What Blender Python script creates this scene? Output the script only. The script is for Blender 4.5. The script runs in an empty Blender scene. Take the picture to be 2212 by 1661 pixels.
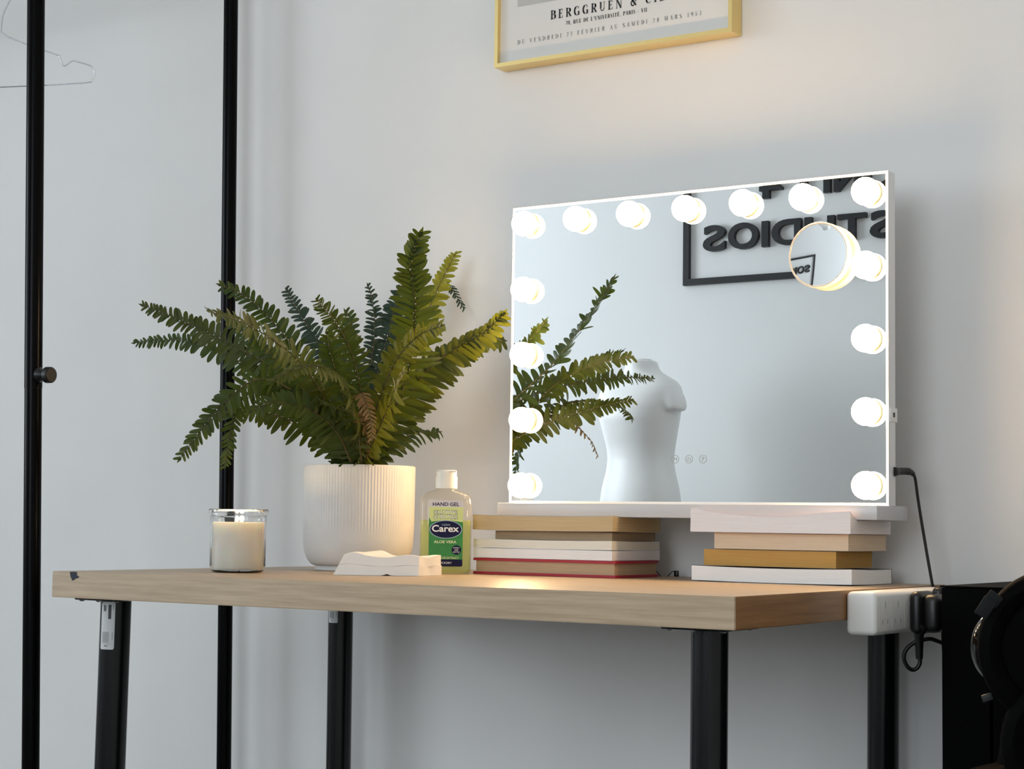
import bpy, bmesh, math, random
from mathutils import Vector, Matrix
S = bpy.context.scene
COL = S.collection
random.seed(7)
PI = math.pi
TT = .74                      # height of the table top above the floor
CAM_POS=(1.8357,-1.6662,0.8113)
CAM_R=(0.832435, 0.553952, 0.013765)
CAM_U=(0.03078, -0.071027, 0.996999)
CAM_F=(-0.553267, 0.829513, 0.076176)
FOCAL=3919.65
FRONDS={
'A':[(0.2185,0.3941,0.8928),(0.2622,0.3708,0.9396),(0.3167,0.3413,1.0003),(0.3591,0.3043,1.0545),(0.3860,0.2687,1.1124),(0.4017,0.2392,1.1544),(0.4236,0.2321,1.1931)],
'B':[(0.1847,0.4316,0.8964),(0.1946,0.4768,1.0012),(0.2170,0.5074,1.0931),(0.2304,0.5341,1.1617),(0.2490,0.5534,1.2179)],
'C':[(0.1757,0.4376,0.8966),(0.1717,0.4942,1.0379),(0.1675,0.5668,1.1369),(0.2136,0.5750,1.1760),(0.2517,0.5750,1.1354)],
'D':[(0.2207,0.4074,0.8953),(0.2646,0.4057,0.9712),(0.3070,0.3992,1.0205),(0.3551,0.4099,1.0564),(0.3968,0.4235,1.0800),(0.4249,0.4278,1.1058)],
'D2':[(0.2117,0.4135,0.8956),(0.2597,0.4249,0.9892),(0.3119,0.4421,1.0490),(0.3487,0.4760,1.0779),(0.3725,0.5042,1.0754)],
'E':[(0.1644,0.4300,0.8965),(0.1478,0.4696,1.0020),(0.1359,0.5025,1.0822),(0.1180,0.5212,1.1419),(0.1057,0.5220,1.1758)],
'F':[(0.1734,0.4241,0.8962),(0.1598,0.4763,1.0161),(0.1490,0.5219,1.0976),(0.1431,0.5489,1.1543),(0.1425,0.5750,1.1841)],
'G':[(0.2054,0.3734,0.8922),(0.2660,0.3103,0.9687),(0.3100,0.2380,1.0256),(0.3375,0.1684,1.0644),(0.3603,0.0968,1.0911)],
'H':[(0.1810,0.3932,0.8930),(0.1540,0.4018,0.9973),(0.1106,0.4149,1.0650),(0.0668,0.4174,1.1125),(0.0336,0.4150,1.1606)],
'I':[(0.1845,0.3835,0.8927),(0.1779,0.3464,0.9863),(0.1570,0.3028,1.0467),(0.1322,0.2699,1.0943),(0.1100,0.2401,1.1252),(0.0853,0.2102,1.1403)],
'J':[(0.2124,0.3540,0.8915),(0.2324,0.2754,0.9738),(0.2568,0.1909,1.0207),(0.2863,0.1002,1.0422),(0.3064,0.0158,1.0567),(0.3276,-0.0668,1.0603)],
'K':[(0.1845,0.3835,0.8927),(0.1591,0.3594,0.9709),(0.1052,0.3183,1.0266),(0.0439,0.2861,1.0633),(-0.0125,0.2578,1.0936),(-0.0783,0.2234,1.1220)],
'L':[(0.1754,0.3895,0.8929),(0.1210,0.3952,0.9602),(0.0394,0.3839,1.0167),(-0.0499,0.3683,1.0627),(-0.1231,0.3537,1.0836),(-0.1979,0.3282,1.0803)],
'M':[(0.2069,0.3504,0.8914),(0.2162,0.2910,0.9493),(0.2100,0.2228,0.9901),(0.2004,0.1674,0.9990),(0.1863,0.1246,0.9686),(0.1613,0.0999,0.9247),(0.1448,0.0803,0.8874)],
'N':[(0.2124,0.3540,0.8915),(0.2177,0.3045,0.9435),(0.2046,0.2441,0.9821),(0.1878,0.1958,0.9920),(0.1718,0.1635,0.9652),(0.1680,0.1527,0.9240),(0.1679,0.1444,0.8814)],
'O':[(0.2277,0.3402,0.8909),(0.2483,0.2775,0.9352),(0.2471,0.2139,0.9633),(0.2308,0.1665,0.9670),(0.2182,0.1353,0.9531)],
'P':[(0.2386,0.3474,0.8911),(0.2852,0.2764,0.9535),(0.3190,0.1981,1.0005),(0.3429,0.1169,1.0085),(0.3483,0.0614,0.9963),(0.3434,0.0352,0.9835)],
'Q':[(0.2164,0.3807,0.8924),(0.2970,0.3070,0.9677),(0.3505,0.2770,1.0273),(0.4074,0.2519,1.0569),(0.4582,0.2366,1.0670)],
'R':[(0.2081,0.3752,0.8922),(0.2222,0.3286,0.9774),(0.2334,0.2822,1.0386),(0.2482,0.2530,1.0707)],
'S':[(0.2316,0.3668,0.8918),(0.2830,0.3000,0.9421),(0.3226,0.2384,0.9816),(0.3629,0.2081,0.9480),(0.3759,0.1955,0.9169)],
'T':[(0.1971,0.3679,0.8921),(0.1791,0.3251,0.9651),(0.1557,0.2801,1.0218),(0.1309,0.2483,1.0562),(0.0993,0.2246,1.0848)],
'U':[(0.1949,0.4025,0.8933),(0.1822,0.4104,0.9768),(0.1576,0.4118,1.0457),(0.1559,0.4176,1.1011),(0.1508,0.4124,1.1215)],
'V':[(0.2351,0.3571,0.8914),(0.3168,0.2974,0.9540),(0.3797,0.2399,0.9862),(0.4303,0.1876,1.0050)],
'W':[(0.2132,0.3426,0.8911),(0.2185,0.2937,0.9365),(0.2145,0.2527,0.9600),(0.2072,0.2215,0.9837),(0.1900,0.1832,1.0131)],
}
POLE_FRONT=[(-0.2532, 0.15, 1.9), (-0.208, 0.15, 0.74), (-0.2067, 0.15, 0.706), (-0.1793, 0.15, 0.0)]
POLE_BACK=[(-0.2241, 0.55, 1.9), (-0.1987, 0.55, 0.74), (-0.1979, 0.55, 0.706), (-0.1824, 0.55, 0.0)]
LEG_FR=[(0.9482, 0.05, 1.9), (0.9453, 0.05, 0.74), (0.9452, 0.05, 0.706), (0.9435, 0.05, 0.0)]
LEG_BR=[(0.9423, 0.55, 1.9), (0.9356, 0.55, 0.74), (0.9354, 0.55, 0.706), (0.9314, 0.55, 0.0)]
LEG_FL=[(0.0816, 0.05, 1.9), (0.0688, 0.05, 0.74), (0.0684, 0.05, 0.706), (0.0606, 0.05, 0.0)]
LEG_BL=[(0.0346, 0.55, 1.9), (0.0431, 0.55, 0.74), (0.0433, 0.55, 0.706), (0.0485, 0.55, 0.0)]
HANGER=[(-0.5354,0.3498,1.6763),(-0.5451,0.3453,1.6545),(-0.5487,0.3459,1.6218),(-0.5373,0.3542,1.6143),(-0.5105,0.3733,1.6015),(-0.4721,0.4003,1.5859),(-0.4683,0.4031,1.5828),(-0.4642,0.4071,1.5697),(-0.4617,0.4090,1.5674),(-0.4584,0.4110,1.5691),(-0.4504,0.4157,1.5754),(-0.4440,0.4201,1.5747),(-0.4267,0.4322,1.5688),(-0.4223,0.4355,1.5642),(-0.4199,0.4377,1.5573),(-0.4208,0.4379,1.5495),(-0.4236,0.4365,1.5440),(-0.4295,0.4329,1.5401),(-0.4880,0.3945,1.5344),(-0.5529,0.3519,1.5264)]
CORD_LOOP=[(1.0458,0.3887,0.6597),(1.0457,0.3891,0.6543),(1.0432,0.3880,0.6488),(1.0386,0.3852,0.6461),(1.0338,0.3816,0.6492),(1.0304,0.3786,0.6578),(1.0311,0.3783,0.6660),(1.0349,0.3803,0.6725),(1.0405,0.3835,0.6775),(1.0460,0.3869,0.6803)]
BOOT=[(1.0458,0.3861,0.6879),(1.0454,0.3884,0.6592)]
CABLE=[(0.9706,0.4980,0.8823),(0.9755,0.5150,0.8834),(0.9802,0.5250,0.8831),(0.9828,0.5310,0.8803),(0.9843,0.5350,0.8740),(0.9853,0.5400,0.8536),(0.9874,0.5440,0.8302),(0.9901,0.5480,0.8056),(0.9943,0.5510,0.7747),(0.9996,0.5530,0.7415)]
MINI=[(0.5863,0.5750,0.7480),(0.5908,0.5750,0.7449),(0.5960,0.5750,0.7399),(0.6049,0.5750,0.7395),(0.6100,0.5750,0.7435),(0.6136,0.5750,0.7468),(0.6187,0.5750,0.7476)]
KNOB=[(-0.2013,0.1500,1.0175),(-0.1905,0.1500,1.0171),(-0.1749,0.1500,1.0166)]
BAG=[(1.2897,0.1261,0.6956),(1.3056,0.1211,0.6031),(1.2293,0.0822,0.7353),(1.2207,0.1408,0.6914),(1.1945,0.1587,0.5685)]
DAY1, DAY2, DAY_FILL, EXPO = 22., 97., 46., -.05
DAYC = (.88, .945, 1.)
BULBC, BULBS = (1.0, .66, .34), 68.
MAGX, MAGZ, MAGRZ, MAGRX, MAGROC = .8835, TT + .4190, -3.46, .65, .66

# ------------------------------------------------------------------ materials
def new_mat(name):
    m = bpy.data.materials.new(name); m.use_nodes = True
    nt = m.node_tree; nt.nodes.clear()
    out = nt.nodes.new('ShaderNodeOutputMaterial')
    return m, nt, out
def N(nt, kind, **kw):
    n = nt.nodes.new(kind)
    for k, v in kw.items():
        if k.startswith('_'): setattr(n, k[1:], v)
        else: n.inputs[k.replace('__', ' ')].default_value = v
    return n
def L(nt, a, b): nt.links.new(a, b)
def c4(c): return (c[0], c[1], c[2], 1.0)
def noise_col(nt, c1, c2, scale, coord='Object', stretch=(1, 1, 1), detail=4.0, lo=.35, hi=.65, rough=.55):
    tc = N(nt, 'ShaderNodeTexCoord'); mp = N(nt, 'ShaderNodeMapping'); mp.inputs['Scale'].default_value = stretch
    L(nt, tc.outputs[coord], mp.inputs['Vector'])
    no = N(nt, 'ShaderNodeTexNoise', Scale=scale, Detail=detail, Roughness=rough); L(nt, mp.outputs[0], no.inputs['Vector'])
    cr = N(nt, 'ShaderNodeValToRGB'); e = cr.color_ramp.elements
    e[0].position = lo; e[0].color = c4(c1); e[1].position = hi; e[1].color = c4(c2)
    L(nt, no.outputs['Fac'], cr.inputs['Fac'])
    return cr.outputs['Color'], no.outputs['Fac']
def pmat(name, col, rough=.5, metal=0., col2=None, scale=20., stretch=(1, 1, 1), bump=0., bscale=200., spec=.5, coat=0., sss=0., detail=4., lo=.35, hi=.65, emis=None, es=0.):
    m, nt, out = new_mat(name)
    b = N(nt, 'ShaderNodeBsdfPrincipled', Roughness=rough, Metallic=metal)
    b.inputs['Base Color'].default_value = c4(col)
    b.inputs['Specular IOR Level'].default_value = spec
    b.inputs['Coat Weight'].default_value = coat
    if sss: b.inputs['Subsurface Weight'].default_value = sss; b.inputs['Subsurface Radius'].default_value = (.018, .012, .007); b.inputs['Subsurface Scale'].default_value = 1.
    if emis: b.inputs['Emission Color'].default_value = c4(emis); b.inputs['Emission Strength'].default_value = es
    if col2:
        c, f = noise_col(nt, col, col2, scale, stretch=stretch, detail=detail, lo=lo, hi=hi); L(nt, c, b.inputs['Base Color'])
    if bump:
        tc = N(nt, 'ShaderNodeTexCoord'); mp = N(nt, 'ShaderNodeMapping'); mp.inputs['Scale'].default_value = stretch
        L(nt, tc.outputs['Object'], mp.inputs['Vector'])
        no = N(nt, 'ShaderNodeTexNoise', Scale=bscale, Detail=3.); L(nt, mp.outputs[0], no.inputs['Vector'])
        bp = N(nt, 'ShaderNodeBump', Strength=bump, Distance=.002); L(nt, no.outputs['Fac'], bp.inputs['Height']); L(nt, bp.outputs[0], b.inputs['Normal'])
    L(nt, b.outputs[0], out.inputs['Surface'])
    return m
def emat(name, col, strength):
    m, nt, out = new_mat(name)
    e = N(nt, 'ShaderNodeEmission', Strength=strength); e.inputs['Color'].default_value = c4(col)
    L(nt, e.outputs[0], out.inputs['Surface']); return m
def thin_glass(name, tint=(1, 1, 1), ior=1.45, rough=.02, extra=None, extra_fac=0.):
    """clear material: transparent with fresnel reflection, optionally some diffuse body"""
    m, nt, out = new_mat(name)
    t = N(nt, 'ShaderNodeBsdfTransparent'); t.inputs['Color'].default_value = c4(tint)
    g = N(nt, 'ShaderNodeBsdfGlossy', Roughness=rough)
    lw = N(nt, 'ShaderNodeLayerWeight', Blend=.5)
    pw = N(nt, 'ShaderNodeMath', _operation='POWER'); pw.inputs[1].default_value = 4.5; L(nt, lw.outputs['Facing'], pw.inputs[0])
    f0 = ((ior - 1) / (ior + 1)) ** 2
    fr = N(nt, 'ShaderNodeMath', _operation='MULTIPLY_ADD'); fr.inputs[1].default_value = .75 * (1 - f0); fr.inputs[2].default_value = f0; L(nt, pw.outputs[0], fr.inputs[0])
    base = t.outputs[0]
    if extra:
        d = N(nt, 'ShaderNodeBsdfDiffuse'); d.inputs['Color'].default_value = c4(extra)
        tr = N(nt, 'ShaderNodeBsdfTranslucent'); tr.inputs['Color'].default_value = c4(extra)
        a = N(nt, 'ShaderNodeMixShader'); a.inputs[0].default_value = .5; L(nt, d.outputs[0], a.inputs[1]); L(nt, tr.outputs[0], a.inputs[2])
        mx = N(nt, 'ShaderNodeMixShader'); mx.inputs[0].default_value = extra_fac
        L(nt, base, mx.inputs[1]); L(nt, a.outputs[0], mx.inputs[2]); base = mx.outputs[0]
    mix = N(nt, 'ShaderNodeMixShader'); L(nt, fr.outputs[0], mix.inputs[0]); L(nt, base, mix.inputs[1]); L(nt, g.outputs[0], mix.inputs[2])
    L(nt, mix.outputs[0], out.inputs['Surface']); return m
def leaf_mat(name, a, b, tr, trfac=.4):
    m, nt, out = new_mat(name)
    c, f = noise_col(nt, a, b, 38., lo=.38, hi=.62)
    p = N(nt, 'ShaderNodeBsdfPrincipled', Roughness=.5); p.inputs['Specular IOR Level'].default_value = .35; L(nt, c, p.inputs['Base Color'])
    t = N(nt, 'ShaderNodeBsdfTranslucent'); t.inputs['Color'].default_value = c4(tr)
    mix = N(nt, 'ShaderNodeMixShader'); mix.inputs[0].default_value = trfac
    L(nt, p.outputs[0], mix.inputs[1]); L(nt, t.outputs[0], mix.inputs[2]); L(nt, mix.outputs[0], out.inputs['Surface']); return m
def wood_mat(name, stretch, c1, c2, c3):
    m, nt, out = new_mat(name)
    tc = N(nt, 'ShaderNodeTexCoord'); mp = N(nt, 'ShaderNodeMapping'); mp.inputs['Scale'].default_value = stretch
    L(nt, tc.outputs['Object'], mp.inputs['Vector'])
    n1 = N(nt, 'ShaderNodeTexNoise', Scale=3.2, Detail=7., Roughness=.62); L(nt, mp.outputs[0], n1.inputs['Vector'])
    cr = N(nt, 'ShaderNodeValToRGB'); e = cr.color_ramp.elements
    e[0].position = .30; e[0].color = c4(c1); e[1].position = .68; e[1].color = c4(c3)
    x = cr.color_ramp.elements.new(.5); x.color = c4(c2)
    L(nt, n1.outputs['Fac'], cr.inputs['Fac'])
    b = N(nt, 'ShaderNodeBsdfPrincipled', Roughness=.42); b.inputs['Specular IOR Level'].default_value = .45
    L(nt, cr.outputs['Color'], b.inputs['Base Color'])
    bp = N(nt, 'ShaderNodeBump', Strength=.12, Distance=.001); L(nt, n1.outputs['Fac'], bp.inputs['Height']); L(nt, bp.outputs[0], b.inputs['Normal'])
    L(nt, b.outputs[0], out.inputs['Surface']); return m

M = {}
M['wall'] = pmat('wall_paint', (.74, .735, .725), .75, col2=(.77, .765, .755), scale=3., bump=.05, bscale=160., spec=.2)
M['wall_warm'] = pmat('warm_white_paint', (.88, .85, .81), .7, col2=(.90, .87, .83), scale=3., spec=.2)
M['wall_front'] = pmat('white_wall_paint', (.88, .885, .88), .7, col2=(.89, .895, .89), scale=3., spec=.2)
M['ceiling'] = pmat('ceiling_paint', (.8, .8, .79), .8, spec=.2)
M['floor'] = pmat('floor_boards', (.085, .075, .065), .5, col2=(.11, .095, .08), scale=6., stretch=(1, 12, 1))
M['white'] = pmat('shaded_white_lacquer', (.56, .565, .58), .28, spec=.5)  # white toned down to grey: shade on the stand base painted in
M['frame_white'] = pmat('white_mirror_frame', (.84, .84, .84), .35)
M['plastic_white'] = pmat('white_plastic', (.90, .885, .85), .38, col2=(.87, .855, .82), scale=14.)
M['black_metal'] = pmat('black_painted_metal', (.0015, .0015, .0018), .2, spec=.06)
M['leg_metal'] = pmat('charcoal_metal', (.004, .0055, .006), .2, spec=.3, bump=.02, bscale=500.)
M['zinc'] = pmat('zinc_metal', (.55, .56, .57), .3, 1.)
M['chrome'] = pmat('chrome_wire', (.5, .51, .53), .22, 1.)
M['black_plastic'] = pmat('black_plastic', (.005, .005, .005), .38)
M['black_matt'] = pmat('black_matt', (.002, .002, .002), .7, spec=.03)
M['black_gloss'] = pmat('black_gloss', (.002, .002, .0025), .06, spec=.35)
M['black_cab'] = pmat('black_board', (.0008, .0008, .0009), .6, spec=.03)
M['wood'] = wood_mat('pale_oak_board', (2.4, 52, 52), (.37, .27, .172), (.455, .34, .225), (.54, .415, .283))
M['wood_end_shaded'] = wood_mat('shaded_oak_end_band', (20, 2.4, 52), (.22, .105, .040), (.30, .150, .058), (.36, .185, .075))  # same oak, darkened: shadow on the end face put into its colour
M['chip'] = pmat('dark_chipped_core', (.012, .016, .035), .7)
M['gold'] = pmat('brushed_gold', (.80, .62, .26), .34, .75, spec=.5, bump=.02, bscale=400.)
M['paper'] = pmat('poster_paper', (.72, .70, .67), .55)
M['paper_grey'] = pmat('poster_grey_print', (.52, .51, .49), .6, col2=(.46, .46, .44), scale=9.)
M['paper_grey_dark'] = pmat('poster_dark_grey_print', (.42, .42, .41), .6, col2=(.37, .37, .365), scale=12.)
M['ink'] = pmat('black_ink', (.012, .012, .014), .6)
M['ink_soft'] = pmat('grey_ink', (.22, .22, .22), .6)
M['bulb'] = emat('warm_bulb_glow', BULBC, BULBS)
M['collar'] = pmat('gold_collar', (.92, .84, .62), .3, .6)
M['mirror'] = pmat('mirror_silver', (.90, .93, .945), .0, 1.)
M['touch'] = pmat('grey_touch_print', (.38, .40, .40), .5)
M['rosegold'] = pmat('pale_gold_rim', (.80, .70, .56), .35, .15)
M['pot'] = pmat('matt_stoneware', (.60, .595, .585), .6, col2=(.63, .625, .615), scale=30., bump=.04, bscale=300., spec=.3)
M['soil'] = pmat('dark_soil', (.02, .015, .01), .9, col2=(.04, .03, .02), scale=120.)
M['leaf_a'] = leaf_mat('fern_green', (.016, .036, .006), (.030, .058, .010), (.11, .15, .011), .30)
M['leaf_b'] = leaf_mat('fern_olive', (.022, .038, .006), (.042, .063, .009), (.15, .165, .011), .32)
M['leaf_c'] = leaf_mat('fern_blue_green', (.014, .034, .025), (.030, .055, .040), (.07, .11, .045), .24)
M['leaf_d'] = leaf_mat('fern_young_yellow', (.13, .15, .016), (.19, .20, .026), (.50, .48, .04), .5)
M['leaf_e'] = leaf_mat('fern_tan', (.13, .08, .034), (.18, .12, .055), (.24, .14, .055), .35)
M['stem'] = pmat('fern_stem', (.085, .06, .02), .6, col2=(.05, .05, .015), scale=60.)
M['glass'] = pmat('clear_jar_glass', (1., 1., 1.), .0)
_b = M['glass'].node_tree.nodes['Principled BSDF']; _b.inputs['Transmission Weight'].default_value = 1.; _b.inputs['IOR'].default_value = 1.45
M['wax'] = pmat('cream_wax', (.96, .90, .80), .5, sss=.8)
M['wick'] = pmat('charred_wick', (.02, .015, .01), .9)
M['flame_and_reflection'] = emat('candle_flame_and_reflection', (1.0, .70, .34), 320.)
M['bottle'] = thin_glass('clear_bottle_plastic', (.93, .925, .90), 1.40, .06, (.8, .78, .72), .10)
M['gel'] = thin_glass('green_gel', (.90, .94, .66), 1.12, .05, (.74, .82, .30), .34)
M['cap'] = pmat('ivory_cap', (.83, .81, .73), .4)
M['lab_clear'] = pmat('label_grey', (.62, .59, .60), .45)
M['lab_pale'] = pmat('label_pale_green', (.60, .68, .26), .45)
M['lab_green'] = pmat('label_green', (.018, .19, .028), .45, col2=(.026, .235, .038), scale=60.)
M['lab_navy'] = pmat('label_navy', (.005, .006, .040), .5, spec=.2)
M['lab_rim'] = pmat('label_rim', (.35, .45, .55), .4)
M['lab_white'] = pmat('label_white', (.85, .85, .82), .45)
M['lab_cream'] = pmat('label_cream', (.80, .78, .45), .45)
M['lab_dark'] = pmat('label_dark_green', (.03, .07, .03), .45)
M['tissue'] = pmat('white_tissue', (.83, .81, .78), .9, bump=.15, bscale=250., spec=.1)
def page_mat(name, a, b):
    return pmat(name, a, .8, col2=b, scale=4., stretch=(3, 3, 420), detail=3., bump=.25, bscale=3., spec=.15)
M['pg_tan'] = page_mat('yellowed_pages', (.52, .39, .22), (.60, .46, .27))
M['pg_brown'] = page_mat('brown_pages', (.33, .24, .15), (.40, .30, .19))
M['pg_cream'] = page_mat('cream_pages', (.74, .70, .60), (.80, .76, .67))
M['pg_white'] = page_mat('white_pages', (.80, .78, .77), (.86, .84, .83))
M['pg_red'] = page_mat('tan_pages', (.44, .31, .19), (.52, .38, .25))
M['pg_pink'] = page_mat('off_white_pages', (.76, .72, .72), (.83, .79, .79))
M['pg_beige'] = page_mat('beige_pages', (.62, .49, .35), (.70, .57, .43))
M['pg_ochre'] = page_mat('ochre_pages', (.48, .265, .075), (.55, .325, .10))
M['cv_white'] = pmat('white_cover', (.78, .76, .76), .35)
M['cv_tan'] = pmat('tan_cover', (.46, .36, .24), .4)
M['cv_brown'] = pmat('brown_cover', (.20, .15, .10), .4)
M['cv_dark'] = pmat('dark_cover', (.05, .045, .05), .4)
M['cv_pink'] = pmat('pale_pink_cover', (.72, .60, .63), .35)
M['cv_red'] = pmat('red_cloth_cover', (.36, .012, .028), .5, bump=.08, bscale=900.)
M['cv_ochre'] = pmat('ochre_cover', (.42, .28, .12), .45)
M['sign'] = pmat('black_sign_letters', (.012, .012, .014), .42)
M['manne'] = pmat('white_mannequin', (.90, .895, .88), .4)
M['sticker'] = pmat('silver_white_sticker', (.56, .57, .58), .4)
M['sticker_ink'] = pmat('sticker_ink', (.03, .03, .035), .5)
M['sticker_grey'] = pmat('sticker_grey', (.36, .37, .38), .5)
M['grey'] = pmat('mid_grey', (.18, .19, .20), .5)
M['clip'] = pmat('dark_grey_webbing', (.007, .009, .009), .7, spec=.2)
M['clip_light'] = pmat('grey_metal_buckle', (.016, .018, .018), .5, spec=.3)
M['win_frame'] = pmat('window_frame_white', (.75, .75, .74), .4)
M['pane'] = thin_glass('window_pane_glass', (.98, .99, .99), 1.3, .0)

# ------------------------------------------------------------------ mesh helpers
class MB:
    def __init__(s): s.v = []; s.f = []; s.mi = []
    def add(s, vs, fs, mi=0):
        o = len(s.v); s.v += [tuple(v) for v in vs]; s.f += [tuple(i + o for i in f) for f in fs]; s.mi += [mi] * len(fs)
    def box(s, a, b, mi=0):
        x0, y0, z0 = a; x1, y1, z1 = b
        s.add([(x0, y0, z0), (x1, y0, z0), (x1, y1, z0), (x0, y1, z0), (x0, y0, z1), (x1, y0, z1), (x1, y1, z1), (x0, y1, z1)],
              [(0, 3, 2, 1), (4, 5, 6, 7), (0, 1, 5, 4), (1, 2, 6, 5), (2, 3, 7, 6), (3, 0, 4, 7)], mi)
    def rbox(s, a, b, r=.003, seg=3, mi=0, M4=None):
        bm = bmesh.new(); bmesh.ops.create_cube(bm, size=1.)
        for v in bm.verts:
            v.co = Vector([(a[i] + b[i]) / 2 + v.co[i] * (b[i] - a[i]) for i in range(3)])
        bmesh.ops.bevel(bm, geom=bm.edges[:], offset=r, segments=seg, affect='EDGES', profile=.5)
        s.bm(bm, mi, M4)
    def bm(s, bm, mi=0, M4=None):
        if M4 is not None: bmesh.ops.transform(bm, matrix=M4, verts=bm.verts)
        bm.verts.index_update()
        s.add([v.co[:] for v in bm.verts], [[v.index for v in f.verts] for f in bm.faces], mi); bm.free()
    def lathe(s, prof, n=48, mi=0, M4=None, rfun=None, close=True):
        vs = []; fs = []
        for j, (r, z) in enumerate(prof):
            for i in range(n):
                a = 2 * PI * i / n; rr = r if rfun is None else rfun(r, z, a)
                vs.append(Vector((rr * math.cos(a), rr * math.sin(a), z)))
        for j in range(len(prof) - 1):
            for i in range(n):
                k = (i + 1) % n; fs.append((j * n + i, j * n + k, (j + 1) * n + k, (j + 1) * n + i))
        if close:
            if prof[0][0] > 1e-6: fs.append(tuple(reversed(range(n))))
            if prof[-1][0] > 1e-6: fs.append(tuple((len(prof) - 1) * n + i for i in range(n)))
        if M4 is not None: vs = [M4 @ v for v in vs]
        s.add(vs, fs, mi)
    def tube(s, pts, r, n=10, mi=0, cap=True, closed=False):
        P = [Vector(p) for p in pts]; m = len(P); vs = []; fs = []
        rs = r if isinstance(r, (list, tuple)) else [r] * m
        up = None
        for i in range(m):
            if closed: t = P[(i + 1) % m] - P[i - 1]
            else: t = P[min(i + 1, m - 1)] - P[max(i - 1, 0)]
            t.normalize()
            if up is None:
                up = Vector((0, 0, 1)) if abs(t.z) < .9 else Vector((1, 0, 0))
            u = up - t * up.dot(t)
            if u.length < 1e-5: u = t.orthogonal()
            u.normalize(); up = u; w = t.cross(u)
            for k in range(n):
                a = 2 * PI * k / n; vs.append(P[i] + (u * math.cos(a) + w * math.sin(a)) * rs[i])
        rng = m if closed else m - 1
        for i in range(rng):
            j = (i + 1) % m
            for k in range(n):
                l = (k + 1) % n; fs.append((i * n + k, i * n + l, j * n + l, j * n + k))
        if cap and not closed:
            fs.append(tuple(reversed(range(n)))); fs.append(tuple((m - 1) * n + k for k in range(n)))
        s.add(vs, fs, mi)
    def prism(s, poly, y0, y1, mi=0, M4=None):
        """polygon in local xz extruded along y"""
        n = len(poly)
        vs = [Vector((x, y0, z)) for x, z in poly] + [Vector((x, y1, z)) for x, z in poly]
        fs = [tuple(range(n)), tuple(reversed(range(n, 2 * n)))] + [(i, n + i, n + (i + 1) % n, (i + 1) % n) for i in range(n)]
        if M4 is not None: vs = [M4 @ v for v in vs]
        s.add(vs, fs, mi)
    def build(s, name, mats, parent=None, smooth=False, angle=40., M4=None):
        me = bpy.data.meshes.new(name)
        vs = s.v if M4 is None else [(M4 @ Vector(v))[:] for v in s.v]
        me.from_pydata(vs, [], s.f)
        mats = mats if isinstance(mats, (list, tuple)) else [mats]
        for m in mats: me.materials.append(m)
        me.polygons.foreach_set('material_index', s.mi)
        bm = bmesh.new(); bm.from_mesh(me); bmesh.ops.recalc_face_normals(bm, faces=bm.faces[:])
        if smooth:
            for f in bm.faces: f.smooth = True
            ca = math.radians(angle)
            for e in bm.edges:
                if len(e.link_faces) == 2 and e.calc_face_angle(0) > ca: e.smooth = False
        bm.to_mesh(me); bm.free(); me.update()
        o = bpy.data.objects.new(name, me); COL.objects.link(o)
        if parent is not None:
            o.parent = parent; o.matrix_parent_inverse = PINV(parent)
        return o
def PINV(p):
    # meshes are written in world coordinates: only a root Empty carries a translation
    return Matrix.Translation(p.location).inverted() if p.parent is None else Matrix.Identity(4)
def thing(name, label, cat, loc=(0, 0, 0), group=None):
    o = bpy.data.objects.new(name, None); COL.objects.link(o); o.location = loc; o.empty_display_size = .02
    return tag(o, label, cat, group)
def tag(o, label, cat, group=None):
    o['label'] = label; o['category'] = cat
    if group: o['group'] = group
    return o
def struct(o): o['kind'] = 'structure'; return o
def frame_at(origin, right, away):
    r = Vector(right).normalized(); a = Vector(away).normalized(); u = r.cross(a)
    return Matrix(((r.x, a.x, u.x, origin[0]), (r.y, a.y, u.y, origin[1]), (r.z, a.z, u.z, origin[2]), (0, 0, 0, 1)))
def text_polys(body, bold=0., extrude=0., bevel=0.):
    cu = bpy.data.curves.new('t', 'FONT'); cu.body = body; cu.size = 1.; cu.offset = bold; cu.extrude = extrude; cu.resolution_u = 6
    o = bpy.data.objects.new('t', cu); COL.objects.link(o)
    bpy.context.view_layer.update()
    dg = bpy.context.evaluated_depsgraph_get()
    me = bpy.data.meshes.new_from_object(o.evaluated_get(dg))
    vs = [v.co.copy() for v in me.vertices]; fs = [tuple(p.vertices) for p in me.polygons]
    bpy.data.objects.remove(o); bpy.data.curves.remove(cu); bpy.data.meshes.remove(me)
    return vs, fs
def add_text(mb, body, x0, x1, z0, z1, y, mi=0, bold=0., depth=0., M4=None, arch=0.):
    """text fitted in the box x0..x1, z0..z1 of the local xz plane, facing -y"""
    vs, fs = text_polys(body, bold, .5 if depth else 0.)
    ax = min(v.x for v in vs); bx = max(v.x for v in vs); ay = min(v.y for v in vs); by = max(v.y for v in vs)
    out = []
    for v in vs:
        u = (v.x - ax) / (bx - ax); w = (v.y - ay) / (by - ay)
        z = z0 + w * (z1 - z0) - arch * (2 * u - 1) ** 2
        out.append(Vector((x0 + u * (x1 - x0), y - (depth * v.z if depth else 0.), z)))
    if M4 is not None: out = [M4 @ q for q in out]
    mb.add(out, fs, mi)
def ellipse(cx, cz, a, b, n=40): return [(cx + a * math.cos(2 * PI * i / n), cz + b * math.sin(2 * PI * i / n)) for i in range(n)]
def rrect(x0, x1, z0, z1, r, n=5):
    out = []
    for cx, cz, a0 in ((x1 - r, z1 - r, 0), (x0 + r, z1 - r, 90), (x0 + r, z0 + r, 180), (x1 - r, z0 + r, 270)):
        for i in range(n + 1):
            a = math.radians(a0 + 90 * i / n); out.append((cx + r * math.cos(a), cz + r * math.sin(a)))
    return out
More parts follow.
